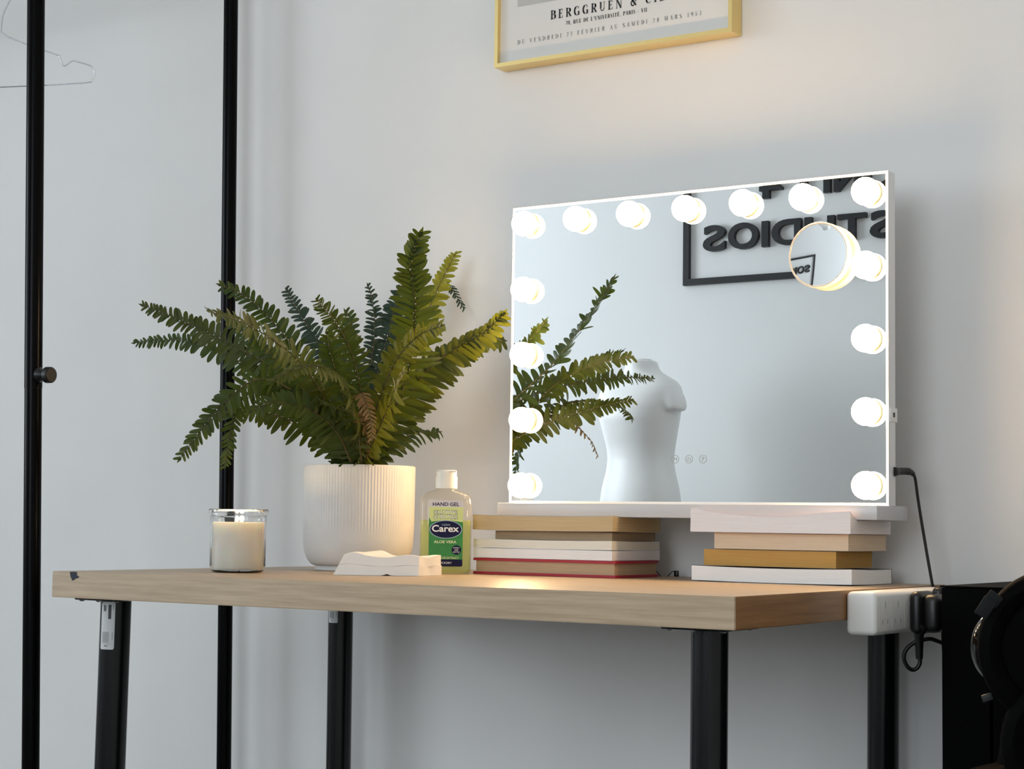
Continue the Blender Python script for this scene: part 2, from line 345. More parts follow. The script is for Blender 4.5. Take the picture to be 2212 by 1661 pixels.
def flat(mb, poly, y, mi=0, M4=None):
    vs = [Vector((x, y, z)) for x, z in poly]
    if M4 is not None: vs = [M4 @ v for v in vs]
    mb.add(vs, [tuple(range(len(vs)))], mi)
def catmull(P, n):
    P = [Vector(p) for p in P]; Q = [P[0] * 2 - P[1]] + P + [P[-1] * 2 - P[-2]]; out = []
    for i in range(1, len(Q) - 2):
        for k in range(n):
            t = k / n; a, b, c, d = Q[i - 1], Q[i], Q[i + 1], Q[i + 2]
            out.append(.5 * ((2 * b) + (c - a) * t + (2 * a - 5 * b + 4 * c - d) * t * t + (3 * b - a - 3 * c + d) * t ** 3))
    out.append(P[-1]); return out
def resample(P, step):
    out = [P[0]]; acc = 0.
    for a, b in zip(P, P[1:]):
        l = (b - a).length
        while l > 0 and acc + l >= step:
            t = (step - acc) / l; a = a.lerp(b, t); out.append(a.copy()); l = (b - a).length; acc = 0.
        acc += l
    return out

# ------------------------------------------------------------------ camera
cam = bpy.data.cameras.new('camera'); cam.sensor_fit = 'HORIZONTAL'; cam.sensor_width = 36.; cam.lens = FOCAL * 36. / 2212.
cam.clip_start = .05; cam.clip_end = 60.
co = bpy.data.objects.new('camera', cam); COL.objects.link(co)
r_, u_, f_ = Vector(CAM_R), Vector(CAM_U), Vector(CAM_F)
co.matrix_world = Matrix(((r_.x, u_.x, -f_.x, CAM_POS[0]), (r_.y, u_.y, -f_.y, CAM_POS[1]), (r_.z, u_.z, -f_.z, CAM_POS[2]), (0, 0, 0, 1)))
S.camera = co

# ------------------------------------------------------------------ room
YW, YF, XL, XR, HC = .605, -4.30, -4.50, 2.30, 2.90
def wall(name, a, b):
    m = MB(); m.box(a, b); return struct(m.build(name, M['wall']))
wall('wall_back', (XL, YW, 0), (XR, YW + .12, HC))
m = MB(); m.box((XR, YF - .12, 0), (XR + .12, YW + .12, HC)); struct(m.build('wall_right', M['wall_warm']))
m = MB(); m.box((XL - .12, YF - .12, -.1), (XR + .12, YW + .12, 0)); struct(m.build('floor', M['floor']))
m = MB(); m.box((XL - .12, YF - .12, HC), (XR + .12, YW + .12, HC + .1)); struct(m.build('ceiling', M['ceiling']))
WX0, WX1, WZ0, WZ1 = -4.40, -2.98, .85, 2.62          # window in the front wall
UX0, UX1 = .15, 2.10                                    # unseen window added behind the camera to even out the light
m = MB()
for x0, x1 in ((XL - .12, WX0), (WX1, UX0), (UX1, XR)): m.box((x0, YF - .12, 0), (x1, YF, HC))
for x0, x1 in ((WX0, WX1), (UX0, UX1)): m.box((x0, YF - .12, 0), (x1, YF, WZ0)); m.box((x0, YF - .12, WZ1), (x1, YF, HC))
struct(m.build('wall_front', M['wall_front']))
VY0, VY1 = -3.25, -1.50                                 # window in the left wall
m = MB()
m.box((XL - .12, YF, 0), (XL, VY0, HC)); m.box((XL - .12, VY1, 0), (XL, YW, HC))
m.box((XL - .12, VY0, 0), (XL, VY1, WZ0)); m.box((XL - .12, VY0, WZ1), (XL, VY1, HC))
struct(m.build('wall_left', M['wall']))
def window(name, along, c0, c1, depth0, depth1, bars):
    def bx(m, u0, u1, z0, z1, d0=depth0, d1=depth1):
        if along == 'x': m.box((u0, d0, z0), (u1, d1, z1))
        else: m.box((d0, u0, z0), (d1, u1, z1))
    f = MB(); t = .05
    bx(f, c0, c1, WZ0, WZ0 + t); bx(f, c0, c1, WZ1 - t, WZ1); bx(f, c0, c0 + t, WZ0 + t, WZ1 - t); bx(f, c1 - t, c1, WZ0 + t, WZ1 - t)
    for b in bars: bx(f, b - .025, b + .025, WZ0 + t, WZ1 - t)
    o = struct(f.build(name, M['win_frame']))
    g = MB(); dm = (depth0 + depth1) / 2; bx(g, c0 + t, c1 - t, WZ0 + t, WZ1 - t, dm - .003, dm + .003)
    g.build('window_pane', M['pane'], o)
window('window_1', 'x', WX0, WX1, YF - .09, YF - .04, [(WX0 + WX1) / 2])
window('window_2', 'y', VY0, VY1, XL - .09, XL - .04, [(VY0 + VY1) / 2])
window('added_fill_window', 'x', UX0, UX1, YF - .09, YF - .04, [(UX0 + UX1) / 2])  # added opening for the fill light, out of view
def area(name, loc, target, sx, sy, power, col):
    l = bpy.data.lights.new(name, 'AREA'); l.shape = 'RECTANGLE'; l.size = sx; l.size_y = sy; l.energy = power; l.color = col
    o = bpy.data.objects.new(name, l); COL.objects.link(o); o.location = loc
    d = Vector(target) - Vector(loc); o.rotation_euler = d.to_track_quat('-Z', 'Y').to_euler(); return o
area('daylight_front_window', ((WX0 + WX1) / 2, YF - .16, (WZ0 + WZ1) / 2), ((WX0 + WX1) / 2, 0, (WZ0 + WZ1) / 2), WX1 - WX0 - .1, WZ1 - WZ0 - .1, DAY1, DAYC)
area('daylight_left_window', (XL - .16, (VY0 + VY1) / 2, (WZ0 + WZ1) / 2), (0, (VY0 + VY1) / 2, (WZ0 + WZ1) / 2), VY1 - VY0 - .1, WZ1 - WZ0 - .1, DAY2, DAYC)
area('added_window_fill', ((UX0 + UX1) / 2, YF - .16, (WZ0 + WZ1) / 2), ((UX0 + UX1) / 2, 0, (WZ0 + WZ1) / 2), UX1 - UX0 - .1, WZ1 - WZ0 - .1, DAY_FILL, DAYC)  # fill lamp of the added window, evens the back wall
w = bpy.data.worlds.new('sky'); S.world = w; w.use_nodes = True
w.node_tree.nodes['Background'].inputs['Color'].default_value = (.80, .89, 1., 1.); w.node_tree.nodes['Background'].inputs['Strength'].default_value = 1.6

S.view_settings.view_transform = 'Standard'; S.view_settings.look = 'None'; S.view_settings.gamma = 1.; S.view_settings.use_curve_mapping = False
S.view_settings.exposure = EXPO

# ------------------------------------------------------------------ table
TH = .034
t = thing('table', 'pale oak table on four dark round legs, carrying the lit mirror', 'table', (.5, .3, 0))
m = MB(); bm = bmesh.new(); bmesh.ops.create_cube(bm, size=1.)
for v in bm.verts: v.co = Vector((.5 + v.co.x, .3 + v.co.y * .6, TT - TH / 2 + v.co.z * TH))
bmesh.ops.bevel(bm, geom=bm.edges[:], offset=.0009, segments=2, affect='EDGES')
bm.faces.ensure_lookup_table()
bm.verts.index_update()
for f in bm.faces:
    m.add([v.co[:] for v in f.verts], [tuple(range(len(f.verts)))], 1 if abs(f.normal.x) > .7 else 0)
bm.free()
top = m.build('tabletop', [M['wood'], M['wood_end_shaded']], t)
m = MB()
flat(m, [(.0337, TT - .0002), (.0462, TT - .0002), (.0467, TT - .0042), (.0507, TT - .0058), (.0497, TT - .0078), (.0458, TT - .0080), (.0420, TT - .0103), (.0385, TT - .0114), (.0372, TT - .0088), (.0352, TT - .0064)], -.0006)
vs = [Vector((x, y, TT + .0002)) for x, y in ((.0337, -.0006), (.0462, -.0006), (.0440, .0025), (.0385, .0036), (.0350, .0020))]; m.add(vs, [(0, 1, 2, 3, 4)])
m.build('edge_chip', M['chip'], top)['label'] = 'dark chipped patch on the table edge'
def leg(axis, rad, stick, plate_dx):
    a, b = Vector(axis[2]), Vector(axis[3])
    a.z = TT - TH - .004
    m = MB(); m.tube([a, b + Vector((0, 0, .012))], rad, 40, cap=True)
    o = m.build('leg', M['leg_metal'], t, True)
    m = MB(); m.lathe([(.001, 0), (rad + .002, 0), (rad + .002, .010), (rad, .014)], 32, M4=Matrix.Translation(b)); m.build('foot', M['black_plastic'], o, True)
    m = MB(); m.rbox((a.x - .038, a.y - .038, a.z + .0012), (a.x + .038, a.y + .038, a.z + .0038), .0012, 2)
    pl = m.build('mounting_plate', M['leg_metal'], o, True)
    for dx, dy in ((-.031, -.031), (.031, -.031), (.031, .031), (-.031, .031), (-.031, 0), (0, -.031)):
        m = MB(); m.lathe([(0, -.0022), (.0028, -.0016), (.0042, 0)], 14, M4=Matrix.Translation((a.x + dx, a.y + dy, a.z + .0012)))
        m.build('screw', M['zinc'], o, True)
    if stick:
        z0, z1, a0, a1 = stick
        n = Vector((a.x - CAM_POS[0], a.y - CAM_POS[1], 0)).normalized(); tow = -n; left = Vector((-n.y, n.x, 0))
        def P(u, v, off):
            th = math.radians(a0 + (a1 - a0) * u); z = z1 + (z0 - z1) * v
            c = a + (b - a) * ((a.z - z) / (a.z - b.z))
            return c + (tow * math.cos(th) + left * math.sin(th)) * (rad + off)
        def patch(m, u0, u1, v0, v1, off, mi, nu=10):
            vs = []; fs = []
            for i in range(nu + 1):
                u = u0 + (u1 - u0) * i / nu
                e = .03 if i in (0, nu) and mi == 0 else 0.
                vs += [P(u, v0 + e, off), P(u, v1 - e, off)]
            for i in range(nu): fs.append((2 * i, 2 * i + 1, 2 * i + 3, 2 * i + 2))
            m.add(vs, fs, mi)
        m = MB(); patch(m, 0, 1, 0, 1, .0004, 0, 14)
        patch(m, .62 - .05, .62 + .14, .06, .36, .0007, 1, 4)        # dark code block
        for k in range(3): patch(m, .22 + .07 * k, .26 + .07 * k, .06 + .01 * k, .20, .0007, 1, 2)
        for k in range(5): patch(m, .18 + .10 * k, .24 + .10 * k, .63, .86, .0007, 2, 2)
        patch(m, .84, .90, .05, .17, .0007, 2, 2); patch(m, .84, .89, .64, .80, .0007, 2, 2)
        patch(m, .08, .92, .885, .890, .0007, 2, 8); patch(m, .34, .56, .915, .930, .0007, 1, 3)
        m.build('sticker', [M['sticker'], M['sticker_ink'], M['sticker_grey']], o, True)['label'] = 'white printed sticker'
    return o
leg(LEG_FL, .0200, (TT - TH - .0665, TT - TH - .0045, 61, 2), 0)
leg(LEG_BL, .0192, (TT - TH - .052, TT - TH + .014 - .0175, 68, 13), 0)
leg(LEG_FR, .0197, None, 0)
leg(LEG_BR, .0200, None, 0)

# ------------------------------------------------------------------ books
BOOKS = 'books stacked under the mirror'
def book(name, label, x0, x1, yf, D, z0, z1, pg, cv, rot=0., sag=.0, top=None, hard=False, skew=0.):
    """page block with wrapped cover; x0..x1 front edge at y = yf; top(u, d) adds to the upper face"""
    W = x1 - x0; cx = x0
    M4 = Matrix.Translation((cx, yf, TT + z0)) @ Matrix.Rotation(math.radians(rot), 4, 'Z')
    root = thing(name, label, 'book', M4 @ Vector((W / 2, D / 2, 0)), BOOKS)
    h = z1 - z0; ct = .0036 if hard else .0005; ov = .003 if hard else .0
    nx, ny = 22, 12
    def zt(u, d): return (top(u, d) if top else 0.) + sag * (2 * u - 1) ** 2 * max(0., 1 - d * 2.2)
    def zb(u, d): return sag * .55 * (2 * u - 1) ** 2 * max(0., 1 - d * 2.2)
    def sheet(m, u0, u1, d0, d1, lo, hi, mi=0):
        vs = []; fs = []
        for lay in (lo, hi):
            for j in range(ny + 1):
                for i in range(nx + 1):
                    u = u0 + (u1 - u0) * i / nx; d = d0 + (d1 - d0) * j / ny
                    vs.append((u * W + skew * lay(u, d), d * D, lay(u, d)))
        n1 = (nx + 1) * (ny + 1); I = lambda l, i, j: l * n1 + j * (nx + 1) + i
        for j in range(ny):
            for i in range(nx):
                fs.append((I(0, i, j), I(0, i, j + 1), I(0, i + 1, j + 1), I(0, i + 1, j))); fs.append((I(1, i, j), I(1, i + 1, j), I(1, i + 1, j + 1), I(1, i, j + 1)))
        for i in range(nx):
            fs.append((I(0, i, 0), I(0, i + 1, 0), I(1, i + 1, 0), I(1, i, 0))); fs.append((I(0, i, ny), I(1, i, ny), I(1, i + 1, ny), I(0, i + 1, ny)))
        for j in range(ny):
            fs.append((I(0, 0, j), I(1, 0, j), I(1, 0, j + 1), I(0, 0, j + 1))); fs.append((I(0, nx, j), I(0, nx, j + 1), I(1, nx, j + 1), I(1, nx, j)))
        m.add(vs, fs, mi)
    ou, od = ov / W, ov / D
    m = MB(); sheet(m, ou, 1 - ou, od, .985, lambda u, d: ct + zb(u, d), lambda u, d: h - ct + zt(u, d))
    m.build('page_block', M[pg], root, True, 50, M4)
    m = MB()
    sheet(m, 0, 1, 0, 1, lambda u, d: zb(u, d), lambda u, d: ct + zb(u, d) - .00002)
    sheet(m, 0, 1, 0, 1, lambda u, d: h - ct + zt(u, d) + .00002, lambda u, d: h + zt(u, d))
    m.box((ov * 1.4, D * .988, ct), (W - ov * 1.4, D, h - ct))
    m.build('cover', M[cv], root, True, 50, M4)
    return root
book('hardback_book', 'red clothbound hardback at the bottom of the stack beside the gel bottle', .3835, .6125, .420, .118, .0003, .0228, 'pg_red', 'cv_red', hard=True)
book('paperback_book', 'thicker white-edged paperback lying directly on the red hardback', .3845, .6075, .420, .130, .0232, .0364, 'pg_white', 'cv_white')
book('paperback_book', 'thin cream-edged paperback lying on a white one, under a brown one', .3825, .6060, .4215, .130, .0367, .0484, 'pg_cream', 'cv_white', sag=.0010)
book('paperback_book', 'short brown-edged paperback, second from the top of the stack by the gel bottle', .4100, .5985, .435, .118, .0487, .0606, 'pg_brown', 'cv_brown')
book('paperback_book', 'tan-edged paperback on top of the stack beside the gel bottle', .3790, .6060, .4235, .130, .0610, .0800, 'pg_tan', 'cv_tan', sag=.0016, top=lambda u, d: (.0012 if d < .1 else .0))
book('paperback_book', 'white-edged paperback at the bottom of the stack nearest the power strip', .7240, .9450, .425, .130, .0003, .0192, 'pg_white', 'cv_dark', sag=.0016)
book('paperback_book', 'ochre-edged paperback, second from the bottom of the stack nearest the power strip', .7370, .9205, .434, .115, .0206, .0415, 'pg_ochre', 'cv_ochre')
book('paperback_book', 'beige-edged paperback under the top white book near the power strip', .7535, .9380, .431, .122, .0422, .0630, 'pg_beige', 'cv_tan', sag=.0004)
def flare(u, d):
    k = max(0., 1 - d / .13) ** .8
    return k * (.0085 * (1 - math.exp(-((u - .5) / .36) ** 2)) + .0040 + .004 * math.exp(-((u - .03) / .05) ** 2))
book('paperback_book', 'thick white paperback with a flaring cover, on top of the stack nearest the power strip', .7240, .9450, .421, .130, .0634, .0800, 'pg_pink', 'cv_pink', top=flare, sag=.0004)

# ------------------------------------------------------------------ lighted vanity mirror
BX0, BX1, BY0, BY1, BZ0, BZ1 = .4087, .9719, .440, .5409, TT + .0811, TT + .0994
MX0, MX1, MY, MZ0, MZ1 = .4010, .9703, .4813, TT + .0996, TT + .5225
v = thing('vanity_mirror', 'white framed tabletop mirror ringed with glowing round bulbs', 'mirror', ((MX0 + MX1) / 2, MY, BZ0))
m = MB(); m.rbox((BX0, BY0, BZ0), (BX1, BY1, BZ1), .0012, 2); m.build('stand_base', M['white'], v, True)
m = MB(); MB_D = .0226; lip = .0032
m.box((MX0, MY + .0015, MZ0), (MX1, MY + MB_D, MZ1))
m.box((MX0, MY, MZ0), (MX0 + lip, MY + .0015, MZ1)); m.box((MX1 - lip, MY, MZ0), (MX1, MY + .0015, MZ1))
m.box((MX0 + lip, MY, MZ0), (MX1 - lip, MY + .0015, MZ0 + lip)); m.box((MX0 + lip, MY, MZ1 - lip), (MX1 - lip, MY + .0015, MZ1))
fr = m.build('mirror_frame', M['frame_white'], v)
m = MB(); m.box((MX0 + lip, MY + .0006, MZ0 + lip), (MX1 - lip, MY + .0014, MZ1 - lip)); gl = m.build('mirror_glass', M['mirror'], v)
CX = (MX0 + MX1) / 2 + .0003
spots = [(CX - .2585 + i * .2585 / 3, TT + .4965) for i in range(7)]
for z in (.4023, .3095, .2170, .1245):
    spots += [(CX - .2585, TT + z), (CX + .2585, TT + z)]
def facing(x, z, y): return Matrix(((1, 0, 0, x), (0, 0, -1, y), (0, 1, 0, z), (0, 0, 0, 1)))   # local z -> -y
for x, z in spots:
    F = facing(x, z, MY + .0006)
    m = MB(); m.lathe([(.0168, 0), (.0172, .0010), (.0166, .0022), (.0170, .0036), (.0158, .0050), (.0140, .0054)], 40, M4=F, close=False)
    R, c = .0178, .0116; prof = []
    for k in range(15):
        a = math.radians(-22 + 112 * k / 14); prof.append((max(R * math.cos(a), 1e-7), c + R * math.sin(a)))
    b = MB(); b.lathe(prof, 40, M4=F); bo = b.build('bulb', M['bulb'], v, True, 80)
    m.build('socket_collar', M['collar'], bo, True)
def ring(m, x, z, r, w, y): 
    n = 36; vs = []; fs = []
    for i in range(n):
        a = 2 * PI * i / n
        vs += [(x + (r - w) * math.cos(a), y, z + (r - w) * math.sin(a)), (x + r * math.cos(a), y, z + r * math.sin(a))]
    for i in range(n): j = (i + 1) % n; fs.append((2 * i, 2 * i + 1, 2 * j + 1, 2 * j))
    m.add(vs, fs)
yb = MY + .0004
for k, x in enumerate((.6678, .6888, .7098)):
    z = TT + .1598; m = MB(); ring(m, x, z, .0056, .0007, yb)
    if k == 1:
        n = 20; pts = [(x + .0027 * math.sin(a), z - .0002 + .0027 * math.cos(a)) for a in [math.radians(40 + 280 * i / n) for i in range(n + 1)]]
        for p, q in zip(pts, pts[1:]): m.add([(p[0], yb, p[1]), (q[0], yb, q[1]), (x + (q[0] - x) * .78, yb, z + (q[1] - z) * .78), (x + (p[0] - x) * .78, yb, z + (p[1] - z) * .78)], [(0, 1, 2, 3)])
        flat(m, [(x - .0003, z), (x + .0003, z), (x + .0003, z + .0032), (x - .0003, z + .0032)], yb)
    elif k == 2: add_text(m, 'P', x - .0014, x + .0018, z - .0029, z + .0029, yb)
    else: add_text(m, 'M', x - .0025, x + .0022, z - .0024, z + .0024, yb)
    m.build('touch_button', M['touch'], gl)
m = MB(); m.rbox((MX1 - .001, .4836, TT + .2045), (MX1 + .0016, .5075, TT + .2225), .0008, 2); m.box((MX1 + .0015, .4925, TT + .2105), (MX1 + .0018, .4985, TT + .2165), 1)
m.build('usb_port', [M['plastic_white'], M['black_plastic']], v, True)

# magnifier stuck on the glass: concave round mirror in a pale rim
mg = thing('magnifying_mirror', 'small round magnifier with pale gold rim stuck on the mirror glass', 'mirror', (.8835, MY, TT + .42))
MAGR = .0425
F = Matrix.Translation((MAGX, MY - .0045, MAGZ)) @ Matrix.Rotation(math.radians(MAGRZ), 4, 'Z') @ Matrix.Rotation(math.radians(MAGRX), 4, 'X') @ Matrix(((1, 0, 0, 0), (0, 0, -1, 0), (0, 1, 0, 0), (0, 0, 0, 1)))
m = MB(); m.lathe([(.0005, 0), (MAGR - .004, 0), (MAGR - .001, .0012), (MAGR, .004), (MAGR, .0125), (MAGR - .0008, .0138), (MAGR - .0022, .0138), (MAGR - .0030, .0122), (.001, .0100)], 72, M4=F)
m.build('rim', M['rosegold'], mg, True, 50)
RC = MAGROC; prof = []
for k in range(40):
    r = (MAGR - .0026) * k / 39; prof.append((max(r, 1e-7), .0122 + (RC - math.sqrt(RC * RC - r * r)) - .0009))
m = MB(); m.lathe(prof, 96, M4=F, close=False); m.build('concave_glass', M['mirror'], mg, True, 80)
m = MB(); m.lathe([(.012, -.0040), (.012, -.0012), (.010, .0002)], 32, M4=F); m.build('suction_cup', M['plastic_white'], mg, True)

# ------------------------------------------------------------------ cables behind the mirror
c = thing('power_cable', 'thin black lead plugged into the side of the lit mirror', 'cable', CABLE[0])
pts = catmull(CABLE, 8)
ext = [CABLE[-1], (1.0075, .561, .715), (1.010, .563, .66), (1.015, .565, .58), (1.03, .565, .46), (1.04, .56, .38), (1.05, .55, .32), (1.052, .53, .30), (1.052, .512, .315), (1.052, .495, .40), (1.052, .485, .52), (1.052, .475, .68)]
full = pts[24:] + catmull(ext, 8)[1:]
m = MB(); m.tube(full, .0019, 8); m.build('lead', M['black_plastic'], c, True)
m = MB(); m.tube([(MX1 + .0003, .4975, CABLE[0][2])] + [tuple(p) for p in pts[2:26]], [.0058] * 2 + [.0046] * 14 + [.0040 - .00012 * k for k in range(9)], 14); m.build('jack_plug', M['black_plastic'], c, True)
c = thing('thin_wire', 'short dark wire lying at the wall between the two book stacks', 'wire', MINI[0])
m = MB(); m.tube(catmull(MINI, 6), .0006, 6); m.build('lead', M['black_plastic'], c, True)
m = MB(); e = Vector(MINI[-1]); m.rbox((e.x - .001, e.y - .003, TT + .0002), (e.x + .0045, e.y + .003, e.z + .001), .001, 2); m.build('plug', M['black_plastic'], c, True)

# ------------------------------------------------------------------ power strip with plugs
ps = thing('power_strip', 'white multi-socket power strip fixed to the end of the table', 'power strip', (1.017, .43, TT - .025))
SX0, SX1, SY0, SY1, SZ0, SZ1 = 1.0006, 1.0370, .277, .530, TT - .0500, TT - .0010
m = MB(); m.rbox((SX0, SY0, SZ0), (SX1, SY1, SZ1), .006, 4); m.build('body', M['plastic_white'], ps, True, 60)
for yc in (.305, .343, .381, .428, .475, .510):
    m = MB(); x = SX1 + .0003
    def slot(y0, y1, z0, z1): m.box((SX1 - .001, y0, TT + z0), (x, y1, TT + z1))
    slot(yc - .0020, yc + .0015, -.0200, -.0120); slot(yc - .011, yc - .007, -.0375, -.0325); slot(yc + .004, yc + .008, -.0375, -.0325)
    slot(yc - .0175, yc - .0170, -.044, -.008)
    m.build('socket', pmat('shaded_socket_slot', (.60, .59, .56), .6), ps)  # grey stands for the shading in the slots of the white plastic
def plug(yc, name, label, zc=-.026):
    p = thing(name, label, 'plug', (SX1 + .02, yc, TT + zc))
    m = MB(); m.rbox((SX1 + .0006, yc - .024, TT + zc - .026), (SX1 + .016, yc + .024, TT + zc + .024), .007, 4)
    m.rbox((SX1 + .014, yc - .019, TT + zc - .024), (SX1 + .036, yc + .019, TT + zc + .021), .009, 4)
    m.build('plug_body', M['black_plastic'], p, True, 60); return p
p = plug(.398, 'power_plug', 'black mains plug in the white strip, its cord looping beneath')
m = MB(); B0, B1 = Vector(BOOT[0]), Vector(BOOT[1])
m.tube([B0 + Vector((.008, -.003, .012)), B0, B1], [.0075, .0058, .0042], 14); m.build('cord_grip', M['black_plastic'], p, True)
ext = [CORD_LOOP[-1], (1.060, .400, .681), (1.070, .425, .66), (1.070, .45, .56), (1.062, .47, .40), (1.05, .50, .2), (1.05, .53, .03), (1.05, .56, .006)]
m = MB(); m.tube(catmull(list(CORD_LOOP) + ext[1:], 6), .0025, 10); m.build('cord', M['black_plastic'], p, True)
p = plug(.470, 'mains_adapter', 'black adapter in the strip beside the cabinet', -.022)

# ------------------------------------------------------------------ black cabinet and bag at the right
cb = thing('cabinet', 'black cabinet behind the power strip by the wall', 'cabinet', (1.35, .46, 0))
m = MB(); m.box((1.106, .312, .02), (1.60, .596, TT + .0050)); m.box((1.15, .33, 0), (1.56, .58, .02)); m.build('body', M['black_cab'], cb)
for x0, x1 in ((1.1055, 1.1600), (1.1635, 1.60)):
    m = MB(); m.rbox((x0, .300, .03), (x1, .3115, TT + .0062), .001, 2); d = m.build('door', M['black_cab'], cb, True)
m = MB(); m.box((1.104, .299, TT + .0066), (1.1612, .600, TT + .0082)); m.box((1.1622, .299, TT + .0066), (1.602, .600, TT + .0082)); m.build('lid', M['black_cab'], cb)
bg = thing('equipment_bag', 'bulky glossy black bag with round pads, cut off at the right edge', 'bag', (1.28, .17, 0))
def blob(m, c, rx, ry, rz, p=2.4, n=28, k=18):
    vs = []; fs = []
    sg = lambda v, e: math.copysign(abs(v) ** (2 / e), v)
    for j in range(k + 1):
        ph = -PI / 2 + PI * j / k
        for i in range(n):
            a = 2 * PI * i / n
            vs.append((c[0] + rx * sg(math.cos(ph), p) * sg(math.cos(a), p), c[1] + ry * sg(math.cos(ph), p) * sg(math.sin(a), p), c[2] + rz * sg(math.sin(ph), p)))
    for j in range(k):
        for i in range(n): l = (i + 1) % n; fs.append((j * n + i, j * n + l, (j + 1) * n + l, (j + 1) * n + i))
    m.add(vs, fs)
B = [Vector(b) for b in BAG]
m = MB(); blob(m, (1.300, .205, .33), .105, .085, .360, 3.0); m.build('body', M['black_matt'], bg, True, 60)
m = MB(); blob(m, B[3] + Vector((.0015, .001, .002)), .0250, .034, .036, 2.0, 40, 28); m.build('glossy_cover', M['black_gloss'], bg, True, 80)
m = MB(); blob(m, (1.275, .165, .24), .150, .085, .338, 4.0); m.build('pouch', M['black_matt'], bg, True, 60)
vd = Vector((CAM_POS[0] - 1.28, CAM_POS[1] - .12, 0)).normalized()
for c0, rr in ((B[0], .078), (B[1], .070)):
    q = vd.to_track_quat('Z', 'Y').to_matrix().to_4x4(); F = Matrix.Translation(c0) @ q
    m = MB(); m.lathe([(.0005, .004), (rr - .024, .004), (rr - .022, .012), (rr - .012, .018), (rr - .003, .014), (rr, .004), (rr, -.03), (rr - .006, -.05), (.001, -.06)], 56, M4=F)
    m.build('round_pad', M['black_matt'], bg, True, 50)

def slab(name, c, ang, w, h, d, mat):
    q = vd.to_track_quat('Z', 'Y').to_matrix().to_4x4()
    m = MB(); m.rbox((-w / 2, -h / 2, -d / 2), (w / 2, h / 2, d / 2), .0012, 2, M4=Matrix.Translation(c) @ q @ Matrix.Rotation(math.radians(ang), 4, 'Z')); return m.build(name, mat, bg, True)
slab('strap_clip', B[2] + Vector((.002, 0, 0)), 58, .020, .0135, .006, M['clip'])
slab('strap_clip', B[2] + Vector((.0085, .004, .0085)), 52, .012, .015, .005, M['clip'])
slab('buckle', B[3] + Vector((.002, -.03, -.046)), 20, .011, .0075, .005, M['clip_light'])

# ------------------------------------------------------------------ potted fern
PX, PY = .1920, .4030
fp = thing('potted_fern', 'green fern in a ribbed off-white pot beside the lit mirror', 'plant', (PX, PY, TT))
PM = Matrix.Translation((PX, PY, TT))
prof = [(.0005, .0003), (.0600, .0003), (.0612, .0015), (.0612, .0062), (.0618, .0072)]
for k in range(1, 11):
    a = math.radians(9 * k); prof.append((.0618 + .0180 * math.sin(a), .0072 + .0400 * (1 - math.cos(a))))
prof += [(.0800, .0540), (.0803, .0570)] + [(.0803 + .0006 * k / 10, .0570 + .0900 * k / 10) for k in range(1, 11)] + [(.0809, .1496), (.0802, .1508), (.0780, .1510), (.0768, .1500), (.0762, .1460), (.0755, .1300), (.0005, .1300)]
def ribs(r, z, a):
    if r < .079 or z < .056 or z > .1485: return r
    k = min(1., (z - .056) / .004, (.1485 - z) / .002)
    return r + .00034 * k * math.cos(112 * a) - .0002
m = MB(); m.lathe(prof, 672, M4=PM, rfun=ribs); m.build('pot', M['pot'], fp, True, 35)
m = MB(); m.lathe([(.0750, .1305), (.0750, .1360), (.05, .1395), (.02, .1410), (1e-6, .1415)], 40, M4=PM); m.build('soil', M['soil'], fp, True)

